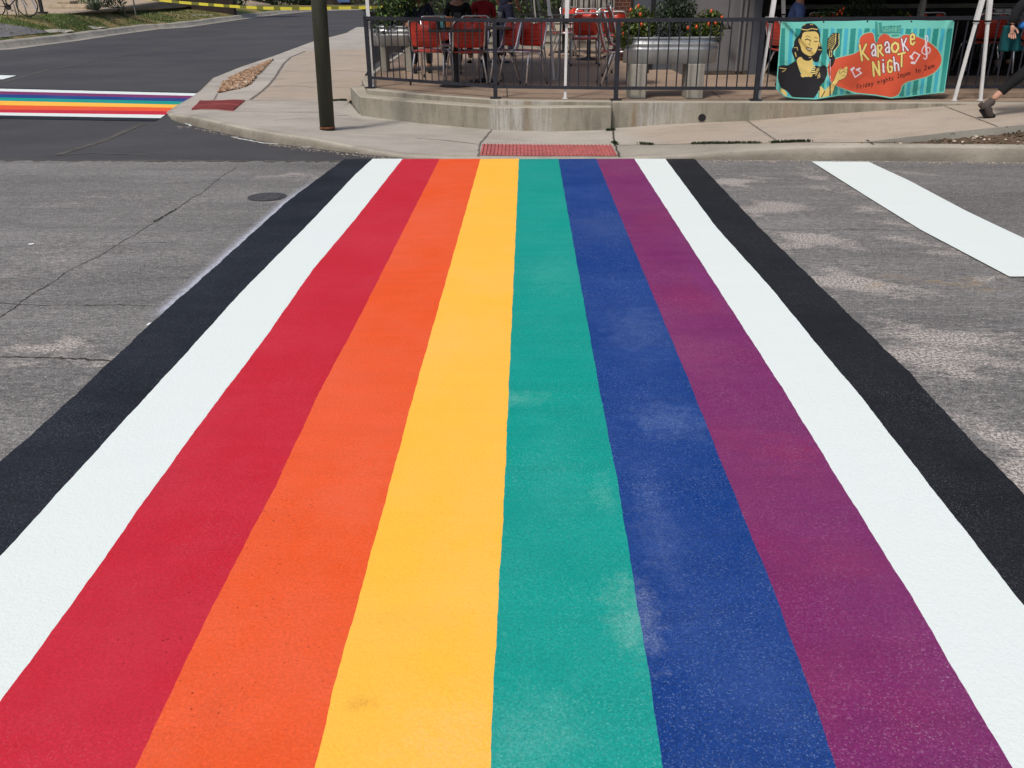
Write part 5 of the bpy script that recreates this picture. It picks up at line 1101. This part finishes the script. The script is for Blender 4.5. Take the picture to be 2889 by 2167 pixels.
for a, b in (((132, 90), (205, 91)), ((255, 79), (300, 81)), ((640, 38), (700, 39)), ((540, 44), (600, 43))):
    A_, B_ = lpx(*a), lpx(*b)
    if A_ is not None and B_ is not None: strip('edging', [A_, B_], .16, 'cream', lawn, jag=.1, step=.4, surf=lambda x, y: (lz(x, y) or Vector((0, 0, .25))).z, off=.02)
def gz(sx, Y, sy=40):      # stand something on the bank at depth Y under photo column sx
    x = RY(sx, sy, Y).x; h = lz(x, Y); return Vector((x, Y, h.z if h is not None else zb))
# bicycle
def bicycle(loc_, rz):
    e = empty('bicycle', loc_, rz); tag(e, 'dark bicycle leaning at the hoop racks, cut by the left frame edge', 'bicycle'); R_ = .335
    for x in (-.52, .52):
        w = MB().tube([(x+R_*math.cos(a*PI/16), 0, R_+.02+R_*math.sin(a*PI/16)) for a in range(32)], .02, 8, closed=True).build('wheel', 'rubber', e, True)
        sp_ = MB()
        for k in range(16): a = k*PI/8; sp_.tube([(x, 0, R_+.02), (x+(R_-.02)*math.cos(a), 0, R_+.02+(R_-.02)*math.sin(a))], .0018, 4)
        sp_.tube([(x, -.04, R_+.02), (x, .04, R_+.02)], .02, 8); sp_.build('spokes', 'chrome', w)
    f = MB(); bb = (-.08, 0, .30); rear = (-.52, 0, .355); st_ = (-.20, 0, .78); hd = (.34, 0, .82); hb = (.38, 0, .68)
    for a, b, r_ in ((bb, rear, .011), (rear, st_, .01), (bb, st_, .016), (st_, hd, .016), (bb, hb, .018), (hd, hb, .02)): f.tube([a, b], r_, 8)
    f.build('frame', 'black', e, True); MB().tube([hb, (.52, 0, .355)], .014, 8).build('fork', 'black', e)
    MB().tube([hd, (.33, 0, .92), (.36, -.04, .95), (.38, -.28, .95)], .012, 8).tube([(.33, 0, .92), (.36, .04, .95), (.38, .28, .95)], .012, 8).build('handlebar', 'black', e)
    MB().tube([st_, (-.23, 0, .90)], .012, 8).box((-.24, 0, .92), (.26, .13, .05)).build('saddle', 'black', e, bevel=.02)
    MB().lathe([(.09, -.01), (.09, .01)], n=20).build('chainring', 'black', e).matrix_basis = Matrix.Translation(bb)@Matrix.Rotation(PI/2, 4, 'X')
    MB().tube([(-.08, -.06, .30), (.06, -.07, .20)], .01, 6).box((.07, -.11, .19), (.08, .08, .02)).tube([(-.08, .06, .30), (-.22, .07, .40)], .01, 6).box((-.23, .11, .41), (.08, .08, .02)).build('crank', 'black', e)
    return e
bq = gz(36, 35, 42); bk_ = bicycle(bq+Vector((0, 0, -.01)), math.radians(4)); bk_.scale = (1.12, 1.12, 1.12)
for i, (sx_, lb) in enumerate(((43, 'grey bicycle hoop nearest the left frame edge'), (73, 'middle one of the three grey bicycle hoops'), (104, 'rightmost grey bicycle hoop, beside the dark post'))):
    q = gz(sx_-8, 35.2, 42); e = MB().tube([(.16, 0, 0), (.13, 0, .4), (.02, 0, .72), (-.14, 0, .86), (-.34, 0, .86), (-.5, 0, .7), (-.56, 0, .4), (-.58, 0, 0)], .024, 10).build('bicycle_rack', 'chrome', None, True); e.location = q; tag(e, lb, 'bike rack', 'bicycle hoops')
q = gz(119, 37.5, 35); e = empty('dark_post', q); tag(e, 'thick dark post on a square base behind the bicycle hoops', 'post'); MB().box((0, 0, 1.4), (.11, .11, 2.8)).build('post_shaft', 'black', e); MB().box((-.0, 0, .045), (.34, .3, .09)).build('base', 'black', e)
q = gz(384, 50, 45); A_ = lpx(384, 45); q = A_ if A_ is not None else q; e = empty('sign_post', q); tag(e, 'thin grey sign post standing in the far lawn', 'sign post'); MB().tube([(0, 0, -.05), (-.02, 0, 3)], .038, 10).build('post_shaft', 'ledge', e); MB().box((-.02, -.05, 2.7), (.45, .01, .6)).build('sign_plate', 'ledge', e)
def far(sx0, sx1, sy0, sy1, Y, dy, m, name, label, cat, bevel=.04):
    a, b = RY(sx0, sy0, Y), RY(sx1, sy1, Y); o = MB().box((0, 0, 0), (abs(b.x-a.x), dy, abs(a.z-b.z)+.05)).build(name, m, bevel=bevel); o.location = ((a.x+b.x)/2, Y+dy/2, (a.z+b.z)/2-.02); tag(o, label, cat); return o
far(128, 247, 13, 31, 42, 1.0, 'tanwall', 'stone_bench', 'long low tan stone bench behind the far lawn', 'stone bench', .12)
far(157, 199, 3, 14, 44, .8, 'tanwall', 'stone_block', 'square tan stone block behind the long stone bench', 'stone block')
far(553, 566, -6, 6, 70, .5, 'cream', 'stone_block', 'small pale block behind the yellow tape', 'stone block'); far(680, 716, 9, 14, 84, .8, 'tanwall', 'stone_block', 'low pink stone slab behind the yellow tape, between two far shrubs', 'stone block')
far(568, 585, -20, 12, 66, .5, 'teal_sign', 'rubbish_bin', 'dark teal bin standing behind the yellow tape', 'bin')
# agave and shrubs
def agave(loc_, n, L_, label):
    mb = MB()
    for i in range(n):
        a = random.uniform(0, 6.28); e_ = random.uniform(.35, 1.35); d_ = Vector((math.cos(a)*math.cos(e_), math.sin(a)*math.cos(e_), math.sin(e_))); l_ = L_*random.uniform(.6, 1.1); s_ = Vector((-math.sin(a), math.cos(a), 0))*.035
        b = d_*.05; m_ = d_*l_*.55+Vector((0, 0, .06)); t_ = d_*l_-Vector((0, 0, .12*l_)); mb.add([b-s_*.6, m_-s_, t_, m_+s_, b+s_*.6], [(0, 1, 3, 4), (1, 2, 3)], random.random())
    o = mb.build('agave', 'leafg', tone=True); o.location = loc_; tag(o, label, 'plant')
q = RY(270, 35, 42); agave(q, 90, .75, 'spiky agave at the right end of the long stone bench')
def shrub(sx_, sy_, Y, w, h, lb, m='leafd'):
    b = RY(sx_, sy_, Y); bush('shrub', b, [((0, 0, h*.5), (w/2, w/2, h*.55)), ((w*.25, 0, h*.35), (w*.3, w*.3, h*.4)), ((-w*.25, 0, h*.4), (w*.3, w*.3, h*.4))], 900, w*.10, m, lb, 'shrub', 'shrubs across the side street', stems=3)
shrub(318, 34, 45, 1.6, 1.7, 'dark shrub between the agave and the thin sign post'); shrub(255, 30, 45.5, 1.2, 1.4, 'shrub right behind the agave', 'leaf'); shrub(466, 22, 62, 1.6, 1.0, 'small shrub where the yellow tape begins', 'leaf')
shrub(655, 15, 76, 2.6, 1.3, 'round shrub behind the yellow tape, left of the pink slab', 'leaf'); shrub(757, 17, 88, 3.2, 1.5, 'dark shrub behind the yellow tape, right of the pink slab'); shrub(845, 16, 92, 3.4, 1.5, 'dark shrub behind the tape just left of the green pole'); shrub(560, 12, 68, 2.0, .9, 'low shrub under the teal bin')
shrub(1012, 17, 60, 1.1, 1.6, 'bright green shrub just left of the terrace corner post', 'leafy')
# dark buildings across the street
db = empty('far_building', (-20, 46, 1)); tag(db, 'dark brown building beyond the lawn at the far left', 'building')
MB().box((-20, 16, 2.5), (44, .5, 7)).build('wall', 'brownwall', db); 
for i in range(6): MB().box((-34+i*6.2, 15.68, 1.6), (1.6, .12, 2.4)).build('window', 'facade2', db)
MB().box((-20, 15.2, 6.1), (45, 3, .3)).build('roof', 'darkwall', db)
db = empty('far_building', (-28, 99, 1)); tag(db, 'dark brown building closing the end of the side street', 'building'); MB().box((8, 0, 3), (70, .6, 9)).build('wall', 'brownwall', db)
for i in range(7): MB().box((-16+i*8, -.36, 2.0), (2.6, .14, 2.4)).build('window', 'facade2', db)
o = far(952, 986, -8, 5, 98.2, .2, 'bluegr', 'wall_sign', 'small blue and white sign on the dark building at the street end', 'sign', .0)
# road end kerb
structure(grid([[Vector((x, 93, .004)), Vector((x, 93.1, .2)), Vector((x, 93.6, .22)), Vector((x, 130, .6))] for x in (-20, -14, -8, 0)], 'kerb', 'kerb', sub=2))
# caution tape
TP = [RY(410, -4, 24), RY(500, 6, 24), RY(560, 11, 24), RY(640, 17, 23.6), RY(720, 22, 23.3), RY(800, 24.3, 23), RY(885, 24, 22.9), RY(960, 22.6, 22.8), Vector((xl-.05, 22.62, RY(1026, 20.6, 22.62).z))]
TP = [RY(250, -22, 24.4)]+TP
P = resample(TP, .1); vs = []; al = []; L_ = 0
for i, p in enumerate(P):
    if i: L_ += (p-P[i-1]).length
    tw = .12*math.sin(i*.07); vs += [p+Vector((0, tw*.03, .032)), p-Vector((0, tw*.03, .032))]; al += [L_*1.3]*2
me = bpy.data.meshes.new('caution_tape'); me.from_pydata([tuple(v) for v in vs], [], [(2*i, 2*i+1, 2*i+3, 2*i+2) for i in range(len(P)-1)]); a = me.attributes.new('along', 'FLOAT', 'POINT'); a.data.foreach_set('value', al)
o = link('caution_tape', me, 'tape'); tag(o, 'yellow and black caution tape strung across the side street', 'tape')
# ================================================================== PEOPLE
def skinmesh(name, chains, m, parent, sub=2, root=0):
    """chains: list of lists of (x,y,z,r) ; shared coordinates are welded into one skeleton"""
    idx = {}; V = []; Rr = []; E = []
    for ch in chains:
        prev = None
        for x, y, z, r in ch:
            k = (round(x, 4), round(y, 4), round(z, 4))
            if k not in idx: idx[k] = len(V); V.append((x, y, z)); Rr.append(r)
            i = idx[k]
            if prev is not None and prev != i: E.append((prev, i))
            prev = i
    me = bpy.data.meshes.new(name); me.from_pydata(V, E, []); o = link(name, me, m, parent)
    md = o.modifiers.new('skin', 'SKIN'); md.use_smooth_shade = True; md.branch_smoothing = .6
    for i, r in enumerate(Rr):
        v = me.skin_vertices[0].data[i]; v.radius = (r, r) if not isinstance(r, tuple) else r; v.use_root = (i == root)
    sb2 = o.modifiers.new('sub', 'SUBSURF'); sb2.levels = sub; sb2.render_levels = sub; return o
def head(e, c, m='skin', hairm='hair', face=-1):
    mb = MB().lathe([(.012, -.125), (.05, -.11), (.068, -.07), (.076, -.02), (.08, .03), (.075, .075), (.05, .11), (.015, .125)], c, 20, 1, 1.18)
    b = mb.build('head', m, e, True)
    MB().lathe([(.082, -.02), (.087, .04), (.082, .085), (.055, .122), (.012, .138)], (c[0], c[1]-face*.014, c[2]), 20, 1, 1.15).build('hair', hairm, e, True)
def fingers(chains_mb, wrist, d, side, up, L_=.085, curl=.5):
    pass
def hand(e, w, d, side, m, curl=.6):
    """palm and five fingers; w wrist, d pointing direction, side across the palm towards the thumb"""
    w, d, side = Vector(w), Vector(d).normalized(), Vector(side).normalized(); nrm = d.cross(side).normalized()
    ch = []; palm = w+d*.045; ch.append([(*w, .021), (*palm, .024), (*(w+d*.085), .020)])
    kn = w+d*.085
    for k, (off, L_) in enumerate(((.028, .068), (.009, .076), (-.010, .070), (-.028, .055))):
        a = kn+side*off; b = a+d*L_*.45+nrm*L_*.1; c = b+(d*(1-curl)+nrm*curl)*L_*.33; f = c+(d*(1-curl*1.5)+nrm*curl*1.4)*L_*.25
        ch.append([(*(w+d*.085), .020), (*a, .0095), (*b, .0088), (*c, .008), (*f, .0068)])
    a = w+d*.03+side*.026; ch.append([(*palm, .024), (*a, .013), (*(a+side*.024+d*.03), .010), (*(a+side*.026+d*.055+nrm*.012), .0085)])
    return skinmesh('hand', ch, m, e, 1)
def seated(loc_, rz, label, shirt, pants, skin='skin', arms=True, hips=.52, legs_fwd=.42):
    e = empty('person', loc_, math.radians(rz)); tag(e, label, 'person')
    # facing -y
    h = hips; sh = h+.50
    ch = [[(0, .02, h, .13), (0, .03, h+.16, .12), (0, .01, h+.34, .135), (0, 0, sh, .10), (0, -.02, sh+.09, .05), (0, -.03, sh+.14, .045)]]
    for s_ in (-1, 1):
        ch.append([(0, 0, sh, .10), (s_*.15, 0, sh-.01, .062), (s_*.20, .0, sh-.13, .05), (s_*.215, -.03, sh-.28, .042), (s_*.19, -.18, sh-.30, .036), (s_*.15, -.33, sh-.28, .028)])
        ch.append([(0, .02, h, .13), (s_*.10, -.05, h-.01, .085), (s_*.12, -.40, h+.0, .062), (s_*.12, -.43, h-.20, .052), (s_*.12, -.40, h-.42, .04)])
    skinmesh('body', ch, skin, e)
    cs = [[(0, .02, h+.02, .142), (0, .03, h+.17, .132), (0, .01, h+.35, .145), (0, 0, sh+.0, .108), (0, -.01, sh+.06, .068)]]
    for s_ in (-1, 1): cs.append([(0, 0, sh+.0, .108), (s_*.15, 0, sh-.01, .072), (s_*.20, .0, sh-.13, .06), (s_*.212, -.02, sh-.24, .055)])
    skinmesh('shirt', cs, shirt, e)
    cs = [[(0, .02, h, .14), (0, .03, h+.07, .137)]]
    for s_ in (-1, 1): cs.append([(0, .02, h, .14), (s_*.10, -.05, h-.01, .095), (s_*.12, -.40, h+.0, .072), (s_*.12, -.43, h-.20, .062), (s_*.12, -.405, h-.38, .052)])
    skinmesh('trousers', cs, pants, e)
    for s_ in (-1, 1):
        skinmesh('shoe', [[(s_*.12, -.38, .05, .04), (s_*.12, -.45, .04, .042), (s_*.12, -.55, .03, .032)]], 'blk', e, 1)
        hand(e, (s_*.15, -.33, sh-.28), (-s_*.35, -1, -.05), (-s_, -.2, .3), skin)
    head(e, (0, -.05, sh+.26), skin); return e
seated(G(1182, 206, FZ)+Vector((0, .42, -.02)), 8, 'person in a dark navy shirt sitting behind the left tables, forearms on the table', 'navy', 'blk', legs_fwd=.4)
seated(G(1290, 198, FZ)+Vector((.0, .75, -.02)), -12, 'person in black and dark trousers sitting beyond the flyer stand', 'blk', 'blk')
seated(G(1352, 196, FZ)+Vector((.05, 1.0, -.02)), 200, 'person in a dark red shirt sitting with the back to the street', 'redc', 'blk')
seated(G(2226, 236, FZ)+Vector((0, .0, -.03)), 82, 'man in a blue denim shirt and jeans sitting left of the banner', 'denim', 'jeans')
seated(G(2905, 205, FZ)+Vector((0, .2, -.02)), 200, 'person in a pale grey shirt sitting behind the walking person', 'pinkc', 'blk', 'skin2')
def standing(loc_, rz, label):
    e = empty('person', loc_, math.radians(rz)); tag(e, label, 'person'); ch = [[(0, 0, .92, .12), (0, 0, 1.1, .115), (0, 0, 1.3, .13), (0, 0, 1.42, .09), (0, -.01, 1.52, .05)]]
    for s_ in (-1, 1): ch.append([(0, 0, .92, .12), (s_*.09, 0, .86, .085), (s_*.10, -.01, .48, .058), (s_*.11, 0, .10, .04)]); ch.append([(0, 0, 1.42, .09), (s_*.16, 0, 1.40, .06), (s_*.22, .01, 1.12, .042), (s_*.20, -.12, .92, .03)])
    skinmesh('body', ch, 'skin', e); cs = [[(0, 0, .92, .135), (0, 0, 1.06, .13)]]
    for s_ in (-1, 1): cs.append([(0, 0, .92, .135), (s_*.09, 0, .86, .098), (s_*.10, -.01, .48, .075), (s_*.11, 0, .06, .065)])
    skinmesh('trousers', cs, 'navy', e); skinmesh('shirt', [[(0, 0, .88, .142), (0, 0, 1.1, .132), (0, 0, 1.3, .142), (0, 0, 1.43, .1)], [(0, 0, 1.43, .1), (-.16, 0, 1.40, .07), (-.21, .01, 1.2, .06)], [(0, 0, 1.43, .1), (.16, 0, 1.40, .07), (.21, .01, 1.2, .06)]], 'navy', e)
    for s_ in (-1, 1): skinmesh('shoe', [[(s_*.11, .03, .05, .042), (s_*.11, -.07, .045, .045), (s_*.11, -.18, .03, .034)]], 'blk', e, 1); hand(e, (s_*.20, -.12, .92), (0, -.6, -.7), (-s_, 0, 0), 'skin')
    head(e, (0, -.03, 1.66)); return e
standing(G(1428, 160, FZ), 150, 'person in navy trousers standing at the back of the left tables')
# person walking out of the frame on the right
FY = G(2800, 337, .30).y
def W_(sx, sy, dy=0): p = RY(sx, sy, FY+dy); return p
o0 = onpx(2800, 336); wk = empty('person', (o0.x, FY, surf(o0.x, FY))); tag(wk, 'person in dark jacket, dark trousers and grey ankle boots striding to the right', 'person'); wo = Vector(wk.location)
def L3(p, r): q = Vector(p)-wo; return (q.x, q.y, q.z, r)
ankle = W_(2799, 283); calf = W_(2845, 240); knee = W_(2905, 195); hipc = Vector((knee.x+.16, FY+.05, wo.z+.93)); hipL = hipc+Vector((-.03, -.09, -.04)); knee2 = hipc+Vector((.26, .12, -.42)); ank2 = hipc+Vector((.38, .13, -.82))
heel = W_(2773, 296); ball = W_(2790, 328); toe = W_(2804, 335)
ball.z = max(ball.z, surf(ball.x, ball.y)+.03); toe.z = max(toe.z, surf(toe.x, toe.y)+.02)
chest = hipc+Vector((.10, 0, .42)); neck = chest+Vector((.03, 0, .14)); shL = neck+Vector((-.02, -.16, -.03)); elb = W_(2872, 22, -.17); wr = W_(2856, 70, -.2)
body = [[L3(hipc, .12), L3(hipc+Vector((.03, 0, .2)), .11), L3(chest, .12), L3(neck, .05), L3(neck+Vector((.02, 0, .1)), .045)], [L3(hipc, .12), L3(hipL, .09), L3(knee, .058), L3(calf, .047), L3(ankle, .033)], [L3(hipc, .12), L3(hipc+Vector((.03, .09, -.04)), .09), L3(knee2, .058), L3(ank2, .035)], [L3(chest, .12), L3(shL, .055), L3(elb, .04), L3(wr, .025)], [L3(chest, .12), L3(neck+Vector((0, .16, -.03)), .055), L3(neck+Vector((.16, .2, -.28)), .04), L3(neck+Vector((.34, .16, -.42)), .025)]]
skinmesh('body', body, 'skin2', wk)
cuff = ankle.lerp(calf, .42); skinmesh('trousers', [[L3(hipc+Vector((0, 0, .05)), .13), L3(hipc, .135), L3(hipL, .105), L3(knee, .070), L3(calf, .058), L3(cuff, .050)], [L3(hipc, .135), L3(hipc+Vector((.03, .09, -.04)), .1), L3(knee2, .07), L3(ank2+Vector((-.02, 0, .08)), .05)]], 'blk', wk)
skinmesh('jacket', [[L3(hipc+Vector((.02, 0, .02)), .145), L3(hipc+Vector((.03, 0, .2)), .135), L3(chest, .145), L3(neck, .07)], [L3(chest, .145), L3(shL, .075), L3(elb, .06), L3(wr.lerp(elb, .02), .042)], [L3(chest, .145), L3(neck+Vector((0, .16, -.03)), .07), L3(neck+Vector((.16, .2, -.28)), .055), L3(neck+Vector((.30, .17, -.40)), .042)]], 'blk', wk)
top_b = ankle.lerp(calf, .10)
bt = skinmesh('boot', [[L3(top_b, .046), L3(ankle+Vector((-.01, 0, -.03)), .047), L3((heel+ankle)/2+Vector((-.015, 0, -.025)), .050), L3((heel+ball)/2+Vector((.03, 0, .0)), .046), L3(ball, .040), L3(toe+Vector((-.01, 0, .01)), .028)]], 'boot', wk)
hb_ = W_(2772, 296); MB().tube([Vector(L3(heel+Vector((.012, 0, -.028)), 0)[:3]), Vector(L3(heel+Vector((-.032, 0, .012)), 0)[:3])], .028, 12).build('boot_heel', 'boot', bt)
so2 = [Vector(L3(p, 0)[:3]) for p in (heel+Vector((-.01, 0, -.035)), (heel+ball)/2+Vector((-.02, 0, -.018)), ball+Vector((-.005, 0, -.032)), toe+Vector((.01, 0, -.015)))]
mb = MB()
for a, b in zip(so2[:-1], so2[1:]): mb.bar(a, b, .06, .010)
mb.build('sole', 'blk', bt)
skinmesh('boot', [[L3(ank2+Vector((0, 0, .06)), .045), L3(ank2, .047), L3(ank2+Vector((0, 0, -.06)), .05), L3(ank2+Vector((.10, 0, -.06)), .042), L3(ank2+Vector((.19, 0, -.03)), .03)]], 'boot', wk)
hand(wk, Vector(L3(wr, 0)[:3]), (.15, -.1, -1), (.9, -.3, 0), 'skin2'); hand(wk, Vector(L3(neck+Vector((.34, .16, -.42)), 0)[:3]), (1, 0, -.2), (0, 0, 1), 'skin2')
hd_ = L3(neck+Vector((.04, 0, .22)), 0); head(wk, hd_[:3], 'skin2')
bg = skinmesh('shoulder_bag', [[L3(W_(2896, 55, -.14), .09), L3(W_(2900, 80, -.14), .10)]], 'bluec', None, 2); bg.location = wo; tag(bg, 'bright blue bag hanging at the side of the walking person', 'bag')
q0, q1, q2, q3 = [W_(x, y, -.02) for x, y in ((2836, 72), (2870, 74), (2880, 143), (2822, 145))]
mb = MB(); N_ = 12; vs = []
for j in range(N_+1):
    for i in range(N_+1):
        p = q0.lerp(q1, i/N_).lerp(q3.lerp(q2, i/N_), j/N_); w_ = .03*math.sin(i*1.1+j*.2)*(j/N_); vs.append(p+Vector((0, w_-.05, 0)))
n0 = len(vs); vs += [v+Vector((0, .09, 0)) for v in vs]
fs = [(j*13+i, j*13+i+1, (j+1)*13+i+1, (j+1)*13+i) for j in range(N_) for i in range(N_)]; fs += [tuple(n0+k for k in reversed(f)) for f in fs]
ring = [i for i in range(13)]+[j*13+12 for j in range(1, 13)]+[12*13+i for i in range(11, -1, -1)]+[j*13 for j in range(11, 0, -1)]
fs += [(ring[k], n0+ring[k], n0+ring[(k+1) % len(ring)], ring[(k+1) % len(ring)]) for k in range(len(ring))]
o = mb.add(vs, fs).build('tote_bag', 'tealc', None, True); tag(o, 'dark teal cloth bag held by the walking person', 'bag'); MB().tube([q0.lerp(q1, .2), W_(2850, 62, -.06), q0.lerp(q1, .8)], .006, 6).build('handle', 'tealc', o)
